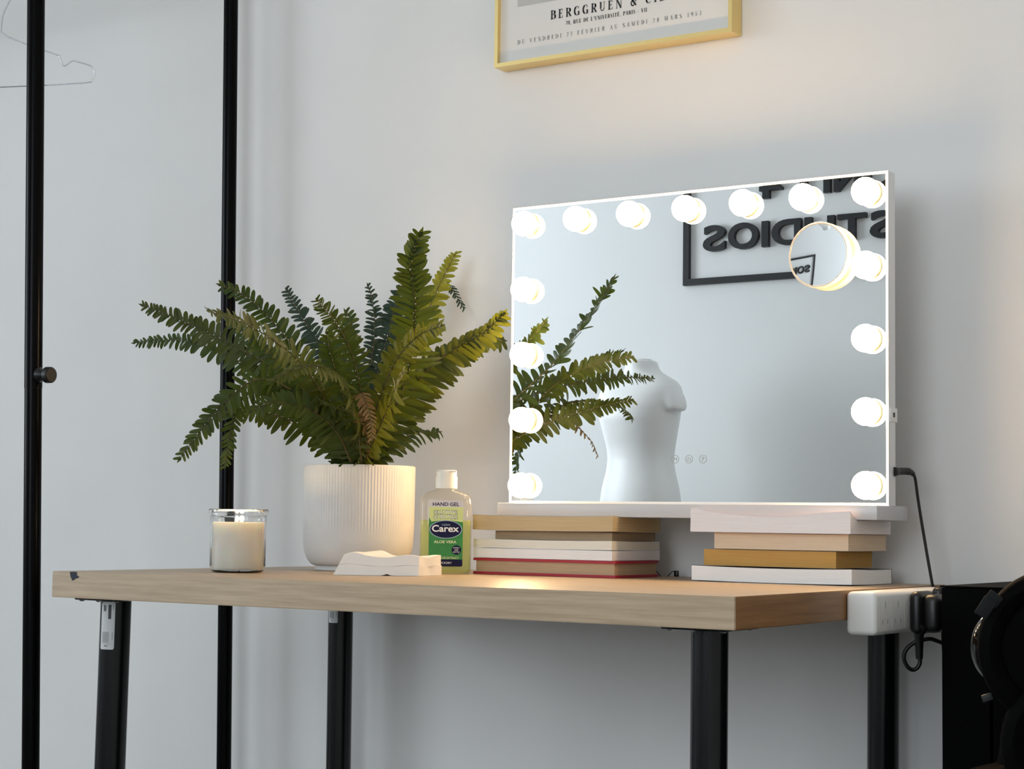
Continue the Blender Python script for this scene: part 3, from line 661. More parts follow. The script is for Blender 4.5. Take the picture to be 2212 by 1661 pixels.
VIEW = Vector(CAM_F)
def frond(pts, L0, mat, flat=.75, seed=0, width=.0100, bare=.10, step=.0122, droop=.25, tipf=.36, upf=1.):
    rnd = random.Random(seed)
    P = resample(catmull(pts, 16), .002); n = len(P); m = MB(); total = .002 * (n - 1)
    m.tube(P[::4] + [P[-1]], [.0015 - .0010 * min(1., 4 * i / n) for i in range(len(P[::4]) + 1)], 6, mi=1)
    k = int(bare * n); side = 1; stepn = max(2, int(step / .002)); idx = k
    up = Vector((0, 0, 1))
    while idx < n - 1:
        t = idx / (n - 1)
        T = (P[min(idx + 4, n - 1)] - P[max(idx - 4, 0)]).normalized()
        Nn = (-VIEW * flat + up * (1 - flat)); Nn = (Nn - T * Nn.dot(T))
        if Nn.length < 1e-3: Nn = T.orthogonal()
        Nn.normalize()
        Sd = T.cross(Nn).normalized()
        env = min(1., .45 + (t - bare) / .28 * .55) if t < bare + .28 else 1.
        if t > .52: env *= max(tipf, 1 - ((t - .52) / .48) ** 1.5 * (1 - tipf))
        for sd in (1, -1):
            l = L0 * env * rnd.uniform(.84, 1.1); w = min(width, l * .46) * rnd.uniform(.85, 1.12)
            ang = math.radians(rnd.uniform(5, 20) + 26 * t * t); tw = rnd.uniform(-.35, .35); dr = rnd.gauss(droop, .22)
            d = (Sd * sd * math.cos(ang) + T * math.sin(ang)).normalized()
            if d.z > 0: l *= upf
            W = (T - d * T.dot(d)).normalized(); Np = W.cross(d) * (1 if W.cross(d).dot(Nn) > 0 else -1)
            W = (W * math.cos(tw) + Np * math.sin(tw)).normalized()
            base = P[idx] + T * rnd.uniform(-.001, .001) + (T * .0022 * sd)
            rows = [(0., 1.28), (.10, 1.02), (.28, .86), (.55, .84), (.78, .72), (.92, .46), (1., .12)]
            vs = []; fs = []
            for s_, hw in rows:
                c0 = base + d * (l * s_) - Np * (dr * l * s_ * s_) - up * (.10 * l * s_ * s_)
                h = hw * w * .5
                vs += [c0 - W * h + Np * (.16 * h), c0 - Np * (.10 * h), c0 + W * h + Np * (.16 * h)]
            for j in range(len(rows) - 1):
                a = 3 * j; fs += [(a, a + 1, a + 4, a + 3), (a + 1, a + 2, a + 5, a + 4)]
            m.add(vs, fs, 0)
        idx += max(2, int(stepn * (1 if t < .6 else 1 - .45 * (t - .6) / .4)))
    # small end lobe
    T = (P[-1] - P[-5]).normalized(); Sd = T.cross(Vector((-VIEW * flat + up * (1 - flat)))).normalized(); e = P[-1]
    q = L0 * .22; m.add([e - Sd * q * .4 - T * q * .3, e + T * q * .9, e + Sd * q * .4 - T * q * .3, e - T * q], [(0, 3, 2, 1)], 0)
    return m.build('frond', [mat, M['stem']], fp, True, 80)
A, Bm, Cm, Dm, Em = M['leaf_a'], M['leaf_b'], M['leaf_c'], M['leaf_d'], M['leaf_e']
SPEC = {'A': (.042, A, .95, .0112), 'B': (.031, Dm, .9, .0105), 'C': (.017, Cm, .5, .0085), 'D': (.041, Bm, .85, .0108), 'D2': (.040, Bm, .85, .0108),
        'E': (.023, Cm, .9, .0100), 'F': (.034, Cm, .55, .0110), 'G': (.026, A, .9, .0090), 'H': (.027, Cm, .8, .0110), 'I': (.026, A, .9, .0100),
        'J': (.026, Bm, .75, .0100), 'K': (.029, Bm, .92, .0098), 'L': (.023, A, .9, .0100), 'M': (.026, A, .92, .0092), 'N': (.022, A, .92, .0088),
        'O': (.028, A, .85, .0110), 'P': (.026, Bm, .55, .0100), 'Q': (.030, Bm, .8, .0105), 'R': (.028, A, .9, .0105), 'S': (.017, Em, .6, .0080),
        'T': (.027, A, .9, .0100), 'U': (.030, A, .95, .0105), 'V': (.027, Bm, .7, .0105), 'W': (.028, A, .9, .0105)}
for i, (k, pts) in enumerate(FRONDS.items()):
    l, mt, fl, wd = SPEC[k]
    st = [(PX + (pts[0][0] - PX) * .4, PY + (pts[0][1] - PY) * .4, TT + .136)]
    if k == 'A': st = [(.2050, .3985, TT + .138)]
    frond(st + list(pts), l, mt, fl, 11 + i, wd, bare=.07, droop=.35 if k in ('P', 'S') else .15, upf=.55 if k in ('D', 'D2') else 1., step=.0132 if k in ('A', 'D', 'D2') else .0122)
rnd = random.Random(5)
for i in range(16):                                       # shorter inner fronds filling the heart of the plant
    a = 2 * PI * i / 16 + rnd.uniform(-.2, .2); ln = rnd.uniform(.13, .22); rise = rnd.uniform(.5, 1.05)
    dx, dy = math.cos(a), math.sin(a)
    if dy > .2: ln = min(ln, .10 / max(dy * .8, .2))
    p0 = Vector((PX + dx * .010, PY + dy * .010, TT + .136)); p1 = p0 + Vector((dx * ln * .28, dy * ln * .28, ln * .55 * rise)); p2 = p0 + Vector((dx * ln * .62, dy * ln * .62, ln * .88 * rise)); p3 = p0 + Vector((dx * ln, dy * ln, ln * .95 * rise))
    if p3.x > .315: continue
    frond([p0, p1, p2, p3], rnd.uniform(.024, .030), rnd.choice([A, A, Bm, Cm]), .55, 80 + i, .0105, bare=.12)

# ------------------------------------------------------------------ candle
cd = thing('jar_candle', 'lit cream candle in a clear glass jar on the table', 'candle', (.1660, .1760, TT))
CM = Matrix.Translation((.1660, .1760, TT))
m = MB(); m.lathe([(.0005, .0003), (.0300, .0003), (.0345, .0018), (.0368, .0055), (.0374, .0100), (.0374, .0755), (.0379, .0770), (.0400, .0785), (.0404, .0798), (.0404, .0835), (.0398, .0850), (.0380, .0852), (.0366, .0840), (.0358, .0780), (.0354, .0070), (.0340, .0040), (.0005, .0034)], 72, M4=CM)
m.build('glass_jar', M['glass'], cd, True, 50)
m = MB(); m.lathe([(.0005, .0040), (.0325, .0040), (.0348, .0072), (.0350, .0200), (.0350, .0668), (.0345, .0680), (.0200, .0672), (.001, .0668)], 64, M4=CM); m.build('wax', M['wax'], cd, True, 50)
for dx, dy, hh, rr in ((.0035, .0020, .0160, .0034), (-.0060, .0030, .0110, .0024)):  # second, smaller wick and flame are added as the flame's reflection in the glass
    b = Vector((.1660 + dx, .1760 + dy, TT + .0668))
    m = MB(); m.tube([b, b + Vector((.0002, 0, .003)), b + Vector((.0008, 0, .0050))], .0007, 8); w_ = m.build('wick', M['wick'], cd, True)
    m = MB(); m.lathe([(1e-6, 0), (rr * .7, .0012), (rr, .0040), (rr * .92, .0065), (rr * .6, .0100), (rr * .25, .0130), (1e-6, hh)], 20, M4=Matrix.Translation(b + Vector((.0004, 0, .0022)))); m.build('flame_and_reflection', M['flame_and_reflection'], w_, True, 80)

# ------------------------------------------------------------------ gel bottle
bt = thing('gel_bottle', 'clear bottle of green hand gel with an ivory flip cap', 'bottle', (.3555, .3920, TT))
BM = frame_at((.3555, .3920, TT), (.832, .555, 0), (-.555, .832, 0))
def oval(hw, hd, z, p=3.2, n=56):
    out = []
    for i in range(n):
        a = 2 * PI * i / n; c, s_ = math.cos(a), math.sin(a)
        out.append(Vector((hw * math.copysign(abs(c) ** (2 / p), c), hd * math.copysign(abs(s_) ** (2 / p), s_), z)))
    return out
def loft(m, rings, M4, mi=0, capb=True, capt=True):
    n = len(rings[0]); vs = [M4 @ q for r_ in rings for q in r_]; fs = []
    for j in range(len(rings) - 1):
        for i in range(n): l = (i + 1) % n; fs.append((j * n + i, j * n + l, (j + 1) * n + l, (j + 1) * n + i))
    if capb: fs.append(tuple(reversed(range(n))))
    if capt: fs.append(tuple((len(rings) - 1) * n + i for i in range(n)))
    m.add(vs, fs, mi)
m = MB()
prof = [(.0325, .0165, .0003), (.0345, .0183, .0018), (.0358, .0192, .0055), (.0360, .0194, .060), (.0359, .0193, .096), (.0352, .0190, .1030), (.0330, .0182, .1082), (.0290, .0172, .1115), (.0240, .0162, .1136), (.0185, .0152, .1152), (.0150, .0145, .1168), (.0142, .0142, .1190)]
loft(m, [oval(a, b, z, 3.4 if z < .1 else max(2., 3.4 - (z - .1) / .017 * 1.4)) for a, b, z in prof], BM); m.build('bottle_shell', M['bottle'], bt, True, 50)
m = MB(); loft(m, [oval(a, b, z, 3.4) for a, b, z in ((.0315, .0155, .0016), (.0335, .0172, .0030), (.0346, .0180, .0065), (.0348, .0182, .0650), (.0348, .0182, .0735), (.0344, .0178, .0742))], BM); m.build('gel', M['gel'], bt, True, 50)
m = MB(); loft(m, [oval(.0152, .0152, z, 2.) for z in (.1182, .1185, .1345)], BM); cp = m.build('cap', M['cap'], bt, True)
m = MB(); loft(m, [oval(.0142, .0146, z, 2.) for z in (.1346, .1350, .1400, .1425)] + [oval(.0132, .0138, .1437, 2.)], BM); m.rbox((.004, -.0150, .1405), (.0138, -.0100, .1432), .001, 2, M4=BM); m.build('flip_lid', M['cap'], cp, True)
def lx(zx): return (zx / 6.39 - 80.5) * .000638
def lz(zy): return (238 - zy / 6.39) * .000638
m = MB(); y0 = -.0199
LM = ['lab_clear', 'lab_pale', 'lab_green', 'lab_navy', 'lab_rim', 'lab_white', 'lab_cream', 'lab_dark']
flat(m, rrect(lx(288), lx(758), lz(1415), lz(505), .0022), y0, 0, BM)
flat(m, [(lx(288), lz(800)), (lx(758), lz(800)), (lx(758), lz(598)), (lx(288), lz(598))], y0 - .0001, 1, BM)
cv = [(lx(288), lz(1322)), (lx(758), lz(1322)), (lx(758), lz(800))] + [(lx(758 - 470 * k / 14), lz(800 - 26 * math.sin(PI * k / 14) + 6)) for k in range(1, 14)] + [(lx(288), lz(740))]
flat(m, cv, y0 - .00015, 2, BM)
nb = rrect(lx(288), lx(758), lz(1415), lz(1322), .0022); flat(m, [(x, min(z, lz(1322))) for x, z in nb], y0 - .0002, 3, BM)
flat(m, [(lx(288), lz(1330)), (lx(758), lz(1330)), (lx(758), lz(1318)), (lx(288), lz(1318))], y0 - .00022, 3, BM)
flat(m, ellipse(lx(522), lz(905), .0226, .0126), y0 - .0003, 4, BM); flat(m, ellipse(lx(522), lz(905), .0215, .0117), y0 - .0004, 3, BM)
flat(m, ellipse(lx(673), lz(1187), .0066, .0066), y0 - .0004, 3, BM)
add_text(m, 'HAND GEL', lx(338), lx(703), lz(582), lz(532), y0 - .0003, 3, .012, M4=BM)
for tx, zx0, zx1, zy0, zy1, mi, bo in (('KILLS 99.99%', 356, 684, 694, 636, 7, .02), ('KILLS 99.99%', 362, 678, 688, 642, 5, .0), ('OF BACTERIA', 352, 688, 762, 698, 7, .02), ('OF BACTERIA', 358, 682, 756, 704, 5, .0)):
    add_text(m, tx, lx(zx0), lx(zx1), lz(zy0), lz(zy1), y0 - (.0003 if mi == 7 else .0004), mi, bo, M4=BM, arch=.0007)
add_text(m, 'CUSSONS', lx(466), lx(580), lz(855), lz(830), y0 - .0005, 4, M4=BM)
add_text(m, 'Carex', lx(330), lx(703), lz(940), lz(846), y0 - .0005, 5, .02, M4=BM)
add_text(m, 'ALOE VERA', lx(360), lx(672), lz(1096), lz(1058), y0 - .0003, 6, .012, M4=BM)
for k, tx in enumerate(('FAMILY', 'SIZE', 'BOTTLE')):
    hw = (42, 26, 44)[k]; add_text(m, tx, lx(673 - hw), lx(673 + hw), lz(1168 + 29 * k), lz(1148 + 29 * k), y0 - .0005, 5, M4=BM)
add_text(m, 'WITH ALOE EXTRACT', lx(322), lx(706), lz(1313), lz(1282), y0 - .0003, 6, M4=BM)
add_text(m, 'QUICKDRY', lx(400), lx(612), lz(1386), lz(1352), y0 - .0005, 5, M4=BM)
m.build('label', [M[k] for k in LM], bt)

# ------------------------------------------------------------------ folded tissue
m = MB(); e1 = Vector((.875, .484, 0)).normalized(); e2 = Vector((-.10, .995, 0)).normalized(); o0 = Vector((.3085, .2050, TT))
rnd = random.Random(3); nl = 2
def tz(u, d):   # upper outline of the wad
    return .0262 + .0050 * math.exp(-((u - .22) / .13) ** 2) * (.35 + .65 * min(1., d * 2.2)) + .0018 * math.sin(7.5 * u + .6) * (.4 + .6 * d) - .0015 * u + .0012 * math.sin(5 * d + 9 * u)
for k in range(nl):
    nu, nd = 30, 10; vs = []; fs = []
    for lay in (0, 1):
        for j in range(nd + 1):
            for i in range(nu + 1):
                u, d = i / nu, j / nd; f = (k + lay * .99) / nl
                sl = .0140 * f * max(0., 1 - u * 2.2)                      # slanted end
                z = .0004 + tz(u, d) * f + (.0006 * math.sin(16 * u + .35 * k) + .0005 * math.sin(11 * d + .3 * k)) * (.25 + .75 * f) * (1 if f > 0.02 else .2)
                if k == 0 and lay == 0: z = .0003 + (.0022 * math.exp(-((u - .63) / .035) ** 2) * max(0, 1 - d * 3))
                p = o0 + e1 * (u * .1130 + sl + .0008 * math.sin(9 * d + 2.1 * k) * (u > .9)) + e2 * (d * .0600 + .0004 * math.sin(8 * u + .5 * k) * (1 - d))
                vs.append((p.x, p.y, TT + max(z, .0003)))
    n1 = (nu + 1) * (nd + 1); I = lambda l, i, j: l * n1 + j * (nu + 1) + i
    for j in range(nd):
        for i in range(nu): fs += [(I(0, i, j), I(0, i, j + 1), I(0, i + 1, j + 1), I(0, i + 1, j)), (I(1, i, j), I(1, i + 1, j), I(1, i + 1, j + 1), I(1, i, j + 1))]
    for i in range(nu): fs += [(I(0, i, 0), I(0, i + 1, 0), I(1, i + 1, 0), I(1, i, 0)), (I(0, i, nd), I(1, i, nd), I(1, i + 1, nd), I(0, i + 1, nd))]
    for j in range(nd): fs += [(I(0, 0, j), I(1, 0, j), I(1, 0, j + 1), I(0, 0, j + 1)), (I(0, nu, j), I(0, nu, j + 1), I(1, nu, j + 1), I(1, nu, j))]
    m.add(vs, fs)
tag(m.build('folded_tissue', M['tissue'], None, True, 50), 'crumpled wad of folded white paper tissue in front of the pot', 'tissue')

# ------------------------------------------------------------------ framed poster
fr_ = thing('framed_poster', 'gold framed grey poster with French exhibition lettering on the wall', 'picture', (.502, YW, TT + .7613))
FX0, FX1, FZ0, FZ1, FY0 = .3010, .7030, TT + .7613, TT + 1.2850, .5735
wv, wh = .0058, .0060
m = MB()
m.box((FX0, FY0, FZ0), (FX1, YW - .001, FZ0 + wh)); m.box((FX0, FY0, FZ1 - wh), (FX1, YW - .001, FZ1)); m.box((FX0, FY0, FZ0 + wh), (FX0 + wv, YW - .001, FZ1 - wh)); m.box((FX1 - wv, FY0, FZ0 + wh), (FX1, YW - .001, FZ1 - wh))
m.build('frame', M['gold'], fr_)
PYP = FY0 + .0078
m = MB(); m.box((FX0 + wv, PYP, FZ0 + wh), (FX1 - wv, PYP + .004, FZ1 - wh)); ps_ = m.build('print', M['paper'], fr_)
m = MB(); yy = PYP - .0003
flat(m, [(.3375, TT + .8520), (.6640, TT + .8520), (.6640, FZ1 - .05), (.3375, FZ1 - .05)], yy, 2)
flat(m, [(.3720, TT + .8600), (.6500, TT + .8640), (.6500, FZ1 - .09), (.3660, FZ1 - .09)], yy - .0001, 3)
def arc(cx, cy, rx, ry, a0, a1, n=12): return [(cx + rx * math.cos(math.radians(a0 + (a1 - a0) * i / n)), cy + ry * math.sin(math.radians(a0 + (a1 - a0) * i / n))) for i in range(n + 1)]
Tk, tn = .17, .055
def stem(x, y0=0., y1=1., w=Tk, s0=True, s1=True):
    o = [([(x, y0), (x, y1)], w)]
    if s0: o.append(([(x - w * .5 - .09, y0 + .02), (x + w * .5 + .09, y0 + .02)], .045))
    if s1: o.append(([(x - w * .5 - .09, y1 - .02), (x + w * .5 + .09, y1 - .02)], .045))
    return o
def bar(x0, y0, x1, y1, w=tn): return [([(x0, y0), (x1, y1)], w)]
def bowl(cx, cy, rx, ry): return [(arc(cx, cy, rx, ry, 90, 30), tn), (arc(cx, cy, rx, ry, 40, -40), Tk), (arc(cx, cy, rx, ry, -30, -90), tn)]
def cshape(cx): return [(arc(cx, .5, .34, .5, 50, 120), tn), (arc(cx, .5, .34, .47, 115, 245), Tk), (arc(cx, .5, .34, .5, 240, 318), tn), ([(cx + .24, .98), (cx + .24, .70)], .05)]
G = {
 'A': (.82, bar(.12, 0, .40, 1, tn) + [([(.70, 0), (.41, 1)], Tk)] + bar(.22, .33, .58, .33) + bar(.02, .02, .22, .02, .045) + bar(.55, .02, .84, .02, .045)),
 'B': (.76, stem(.17) + bar(.17, .97, .40, .97) + bar(.17, .53, .42, .53) + bar(.17, .03, .42, .03) + bowl(.40, .75, .22, .22) + bowl(.42, .28, .26, .25)),
 'C': (.78, cshape(.42)), 'D': (.84, stem(.17) + bar(.17, .97, .36, .97) + bar(.17, .03, .36, .03) + bowl(.36, .5, .38, .47)),
 'E': (.70, stem(.17) + bar(.17, .97, .60, .97) + bar(.17, .52, .48, .52) + bar(.17, .03, .62, .03) + bar(.59, .97, .59, .78, .05) + bar(.61, .03, .61, .24, .05) + bar(.47, .62, .47, .42, .05)),
 'F': (.66, stem(.17) + bar(.17, .97, .58, .97) + bar(.17, .52, .46, .52) + bar(.57, .97, .57, .78, .05) + bar(.45, .62, .45, .42, .05)),
 'G': (.86, cshape(.42) + [([(.69, .02), (.69, .42)], Tk)] + bar(.52, .42, .82, .42, .05)), 'I': (.36, stem(.18)),
 'L': (.66, stem(.17) + bar(.17, .03, .58, .03) + bar(.57, .03, .57, .26, .05)),
 'M': (1.0, stem(.12, w=tn) + [([(.15, 1), (.48, .05)], Tk)] + bar(.48, .05, .83, 1) + stem(.85)),
 'N': (.86, stem(.14, w=tn) + [([(.15, 1), (.74, 0)], Tk)] + stem(.76, w=tn, s0=False)),
 'P': (.70, stem(.17) + bar(.17, .97, .40, .97) + bar(.17, .47, .40, .47) + bowl(.38, .72, .26, .25)),
 'R': (.80, stem(.17) + bar(.17, .97, .40, .97) + bar(.17, .50, .40, .50) + bowl(.38, .735, .24, .235) + [([(.40, .50), (.70, .02)], Tk)] + bar(.62, .02, .84, .02, .045)),
 'S': (.62, [(arc(.31, .74, .21, .24, 40, 150), tn), (arc(.31, .74, .20, .22, 140, 250), .13), ([(.22, .55), (.42, .44)], Tk), (arc(.31, .26, .20, .23, 60, -50), .13), (arc(.31, .27, .22, .25, -40, -150), tn)] + bar(.50, .98, .50, .74, .05) + bar(.10, .02, .10, .27, .05)),
 'T': (.74, stem(.37, s1=False) + bar(.06, .97, .68, .97) + bar(.07, .97, .07, .76, .05) + bar(.67, .97, .67, .76, .05)),
 'U': (.84, [([(.17, 1), (.17, .30)], Tk), (arc(.42, .30, .25, .28, 180, 360), .08), ([(.67, .30), (.67, 1)], tn)] + bar(.0, .98, .33, .98, .045) + bar(.54, .98, .80, .98, .045)),
 'V': (.80, [([(.12, 1), (.40, 0)], Tk)] + bar(.42, 0, .68, 1) + bar(-.02, .98, .27, .98, .045) + bar(.56, .98, .80, .98, .045)),
 '&': (.92, [(arc(.36, .77, .17, .21, 0, 360, 20), .09), ([(.26, .62), (.80, .02)], Tk), (arc(.34, .27, .24, .27, 110, 300), .12), ([(.44, .05), (.74, .50)], tn)] + bar(.60, .52, .88, .52, .05)),
 ',': (.24, [([(.12, .10), (.06, -.12)], .11)]), '.': (.24, [([(.08, .06), (.16, .06)], .12)]), "'": (.24, [([(.12, 1), (.09, .74)], .09)]), '-': (.40, [([(.08, .42), (.32, .42)], .07)]),
 '0': (.62, [(arc(.31, .5, .22, .47, 60, 120), tn), (arc(.31, .5, .22, .45, 115, 245), .13), (arc(.31, .5, .22, .47, 240, 300), tn), (arc(.31, .5, .22, .45, -65, 65), .13)]),
 '1': (.44, stem(.22, s1=False) + bar(.10, .86, .22, .98)), '2': (.60, [(arc(.30, .72, .20, .25, 170, 0), .07), (arc(.30, .72, .20, .25, 40, -40), .13), ([(.46, .56), (.10, .05)], .08)] + bar(.10, .05, .52, .05, .10)),
 '3': (.58, [(arc(.28, .76, .18, .21, 150, -80), .10), (arc(.28, .28, .21, .26, 80, -150), .12)]), '5': (.58, bar(.16, .94, .48, .94, .10) + bar(.16, .94, .13, .55) + [(arc(.26, .31, .22, .28, 120, -140), .12)]),
 '7': (.56, bar(.08, .94, .52, .94, .10) + [([(.50, .94), (.24, 0)], .12)] + bar(.08, .94, .08, .76, .05)),
 '8': (.60, [(arc(.30, .74, .17, .22, 0, 360, 20), .10), (arc(.30, .27, .21, .25, 0, 360, 20), .11)]), '9': (.60, [(arc(.30, .68, .20, .28, 0, 360, 20), .11), (arc(.20, .55, .31, .52, 10, -70), .10)]),
}
G['É'] = (G['E'][0], G['E'][1] + [([(.30, 1.10), (.46, 1.27)], .09)])
def serif(m, s, x0, x1, z0, h, y, mi, track=.25, hs=1.):
    adv = []; pen = 0.
    for ch in s:
        if ch == ' ': pen += .42 + track; continue
        adv.append((ch, pen)); pen += G[ch][0] + track
    k = (x1 - x0) / (pen - track)
    for ch, px in adv:
        for pl, w in G[ch][1]:
            for (ax, ay), (bx, by) in zip(pl, pl[1:]):
                A_ = Vector((x0 + (px + ax) * k, 0, z0 + ay * h)); B_ = Vector((x0 + (px + bx) * k, 0, z0 + by * h)); d = B_ - A_
                if d.length < 1e-9: continue
                n_ = Vector((-d.z, 0, d.x)).normalized() * (w * h * .5 * hs); e = d.normalized() * (w * h * .12)
                m.add([(q.x, y, q.z) for q in (A_ - e - n_, B_ + e - n_, B_ + e + n_, A_ - e + n_)], [(0, 1, 2, 3)], mi)
serif(m, 'BERGGRUEN & CIE', .3975, .5915, TT + .8240, .0132, yy - .0002, 0, .42, 1.1)
serif(m, "70, RUE DE L'UNIVERSITÉ, PARIS - VII", .4245, .5625, TT + .8118, .0058, yy - .0002, 0, .22, 1.05)
serif(m, 'DU VENDREDI 27 FÉVRIER AU SAMEDI 28 MARS 1953', .3385, .6510, TT + .7940, .0062, yy - .0002, 1, .62, .85)
m.build('lettering', [M['ink'], M['ink_soft'], M['paper_grey'], M['paper_grey_dark']], ps_)

# ------------------------------------------------------------------ garment rack and wire hanger
gr = thing('garment_rack', 'black metal clothes rack, two uprights standing left of the table', 'clothes rack', (-.19, .35, 0))
def at(axis, z):
    a, b = Vector(axis[0]), Vector(axis[3]); return a.lerp(b, (a.z - z) / (a.z - b.z))
ZR = 1.745
for ax, ru, rl, zj in ((POLE_FRONT, .0130, .0126, .9985), (POLE_BACK, .0119, .0116, .15)):
    m = MB(); m.tube([at(ax, zj), at(ax, ZR)], ru, 28); o = m.build('upright', M['black_metal'], gr, True)
    m = MB(); m.tube([at(ax, .03), at(ax, zj - .0005)], rl, 28); m.build('lower_tube', M['black_metal'], o, True)
    if ax is POLE_FRONT:
        k0, k1, k2 = (Vector(q) for q in KNOB); d = (k2 - k0).normalized()
        m = MB(); m.tube([k0 - d * .004, k0 + d * .002, k0 + d * .0055], [.0115, .0078, .0066], 18); m.tube([k0 + d * .005, k1 + d * .001], .0028, 12)
        m.tube([k1 - d * .0002, k1 + d * .0015, k1 + d * .0085, k1 + d * .0105], [.0108, .0122, .0118, .0095], 24); m.build('tightening_knob', M['black_plastic'], o, True)
m = MB(); m.tube([at(POLE_FRONT, ZR - .001), at(POLE_BACK, ZR - .001)], .012, 20); m.build('cross_bar', M['black_metal'], gr, True)
h0 = Vector(HANGER[2]); rp = at(POLE_FRONT, ZR).lerp(at(POLE_BACK, ZR), .55); m = MB(); rail0 = Vector((rp.x, rp.y, ZR)); rail1 = Vector((-1.55, .345, ZR))
m.tube([rail0, rail1], .012, 20); m.build('hanging_rail', M['black_metal'], gr, True)
m = MB(); f0, f1 = at(POLE_FRONT, .03), at(POLE_BACK, .03); m.tube([f0 + Vector((0, -.12, 0)), Vector((f1.x, f1.y + .035, .03))], .013, 20); m.build('foot_bar', M['black_metal'], gr, True)
m = MB(); m.tube([(-1.55, .345, ZR + .012), (-1.55, .345, .03)], .0125, 20); m.build('upright', M['black_metal'], gr, True)
m = MB(); m.tube([(-1.55, .02, .03), (-1.55, .585, .03)], .013, 20); m.build('foot_bar', M['black_metal'], gr, True)
m = MB(); m.tube([(f0.x, .34, .03), (-1.55, .34, .03)], .011, 20); m.build('bottom_rail', M['black_metal'], gr, True)
hd = Vector((HANGER[-2][0] - HANGER[-1][0], HANGER[-2][1] - HANGER[-1][1], 0)).normalized(); hc = Vector(HANGER[2])
def HP(u, z): return hc + hd * u + Vector((0, 0, z - hc.z))
right = [Vector(p) for p in HANGER[2:]]
def mirr(p): return hc - (Vector((p.x, p.y, hc.z)) - hc) + Vector((0, 0, p.z - hc.z))
leftp = [mirr(p) for p in reversed(right[1:])]
body = catmull(leftp + [hc] + right[1:-1], 4)
hk = [hc, HP(.001, hc.z + .02), HP(.004, hc.z + .034), HP(.014, hc.z + .056), HP(.024, hc.z + .078), HP(.0275, ZR - .012)]
cen = HP(.0125, ZR + .0005)
hk += [cen + hd * (.0148 * math.cos(a)) + Vector((0, 0, .0148 * math.sin(a))) for a in [math.radians(15 + 190 * i / 12) for i in range(13)]]
m = MB(); m.tube(body, .00105, 8, closed=False); m.tube([leftp[0], right[-2]], .00105, 8); m.tube(catmull(hk, 4), .0011, 8)
tag(m.build('wire_hanger', M['chrome'], None, True, 80), 'bare metal wire hanger on the black rack', 'hanger')

# ------------------------------------------------------------------ opposite wall, seen in the mirror: lettered sign and mannequin
sg = thing('wall_sign', 'black raised lettering in a black outline frame, seen reversed in the mirror', 'sign', (-1.3, YF, 2.1))
SD = .022
SX_L, SX_R, SZ_B, SZ_T, bw = -1.8890, -.56, 1.8480, 2.44, .0275
m = MB(); m.box((SX_L, YF + .0005, SZ_B), (SX_R, YF + SD, SZ_B + bw)); m.box((SX_L, YF + .0005, SZ_T - bw), (SX_R, YF + SD, SZ_T))
m.box((SX_L, YF + .0005, SZ_B + bw), (SX_L + bw, YF + SD, SZ_T - bw)); m.box((SX_R - bw, YF + .0005, SZ_B + bw), (SX_R, YF + SD, SZ_T - bw))
m.build('outline_frame', M['sign'], sg)
def letter(ch, xa, xb, z0, z1):
    """xa is the reader's left (larger x), xb the reader's right"""
    vs, fs = text_polys(ch, .028, .5)
    ax = min(q.x for q in vs); bx = max(q.x for q in vs); ay = min(q.y for q in vs); by = max(q.y for q in vs)
    out = [(xa + (q.x - ax) / (bx - ax) * (xb - xa), YF + .0005 + (q.z + .5) * SD, z0 + (q.y - ay) / (by - ay) * (z1 - z0)) for q in vs]
    m = MB(); m.add(out, fs); m.build('letter', M['sign'], sg)
Z0, Z1 = 1.9900, 2.1000
for ch, xa, xb in (('S', -.920, -1.028), ('T', -1.045, -1.170), ('U', -1.183, -1.317), ('D', -1.334, -1.468), ('I', -1.483, -1.514), ('O', -1.530, -1.672), ('S', -1.687, -1.793)):
    letter(ch, xa, xb, Z0 - (.002 if ch in 'SO' else 0), Z1 + (.002 if ch in 'SO' else 0))
Z0, Z1 = 2.1960, 2.3060
for ch, xa, xb in (('U', -.925, -1.055), ('N', -1.072, -1.186), ('I', -1.202, -1.232), ('T', -1.258, -1.388), ('4', -1.420, -1.526)):
    letter(ch, xa, xb, Z0, Z1)

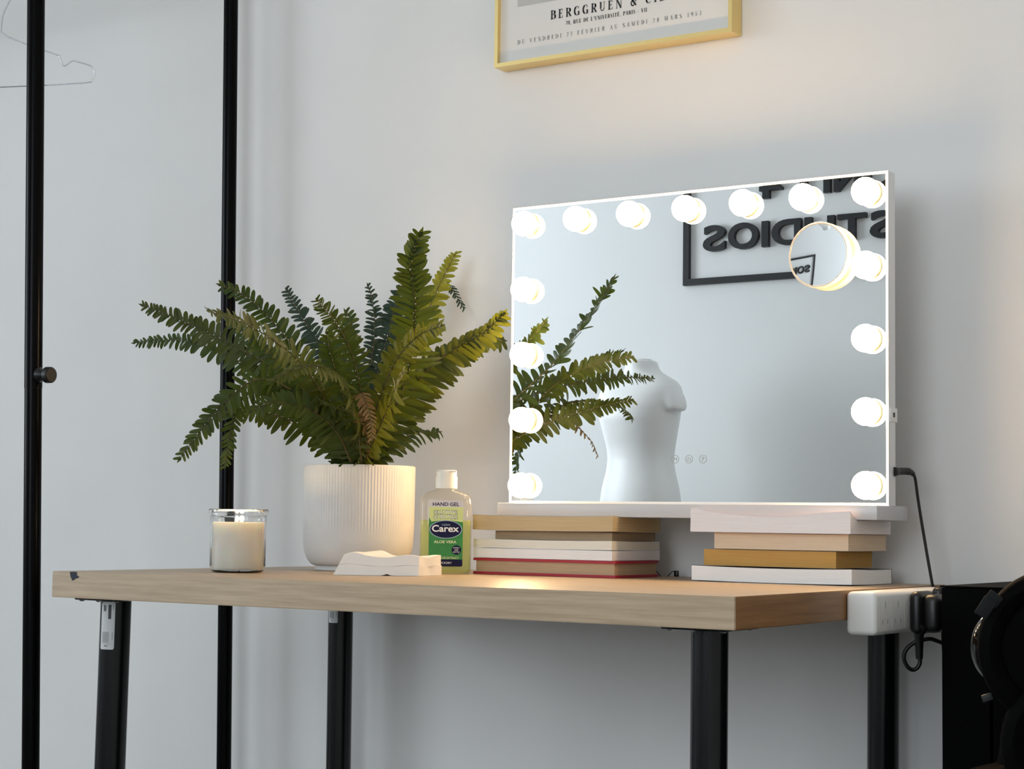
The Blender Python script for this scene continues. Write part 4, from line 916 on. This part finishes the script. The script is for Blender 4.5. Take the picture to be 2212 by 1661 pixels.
mq = thing('mannequin', 'white headless torso dress form on a stand, seen in the mirror', 'mannequin', (-1.86, -3.88, 0))
QM = Matrix.Translation((-1.865, -3.88, 0)) @ Matrix.Rotation(math.radians(180 + 14), 4, 'Z') @ Matrix.Diagonal((1.08, 1.15, 1., 1.))
def sec(hw, hd, z, cy=0., n=40, p=2.2):
    return [v + Vector((0, cy, 0)) for v in oval(hw, hd, z, p, n)]
m = MB()
rings = [sec(.150, .100, .840), sec(.168, .112, .850), sec(.172, .118, .90), sec(.163, .114, .96), sec(.145, .102, 1.03), sec(.138, .098, 1.08), sec(.143, .103, 1.13), sec(.156, .112, 1.19, -.004), sec(.170, .120, 1.25, -.008), sec(.182, .118, 1.30, -.008), sec(.190, .105, 1.345, -.004), sec(.186, .088, 1.375, 0), sec(.160, .074, 1.400, .004), sec(.118, .066, 1.420, .006), sec(.082, .062, 1.438, .006), sec(.064, .060, 1.455, .004), sec(.060, .059, 1.475, .002), sec(.059, .059, 1.486, 0), sec(.054, .055, 1.489, 0)]
loft(m, rings, QM)
for sd in (1, -1):                                     # short arm stumps
    rg = []
    for k, (x, z, r1, r2) in enumerate(((.120, 1.345, .046, .052), (.152, 1.336, .046, .052), (.172, 1.316, .043, .050), (.183, 1.292, .039, .046), (.186, 1.275, .035, .042), (.186, 1.272, .029, .036))):
        tl = math.radians((70, 58, 35, 12, 3, 0)[k]); ring_ = []
        for i in range(24):
            a = 2 * PI * i / 24; u = r1 * math.cos(a)
            ring_.append(Vector((sd * (x + u * math.cos(tl)), r2 * math.sin(a) - .004, z + u * math.sin(tl))))
        rg.append(ring_)
    loft(m, rg, QM)
body_o = m.build('torso', M['manne'], mq, True, 180)
rm = body_o.modifiers.new('remesh', 'REMESH'); rm.mode = 'VOXEL'; rm.voxel_size = .007; rm.use_smooth_shade = True
sm = body_o.modifiers.new('smooth', 'SMOOTH'); sm.iterations = 22; sm.factor = .5
m = MB(); m.tube([Vector((-1.865, -3.88, .845)), Vector((-1.865, -3.88, .02))], .014, 18); m.build('pole', M['zinc'], mq, True)
m = MB(); m.lathe([(.001, .0005), (.165, .0005), (.165, .008), (.03, .02), (.001, .022)], 48, M4=Matrix.Translation((-1.865, -3.88, 0))); m.build('base', M['zinc'], mq, True)
m = MB(); m.lathe([(.001, 0), (.044, 0), (.044, .004), (.001, .007)], 32, M4=Matrix.Translation((-1.865, -3.88, 1.4885))); m.build('neck_cap', M['manne'], mq, True)
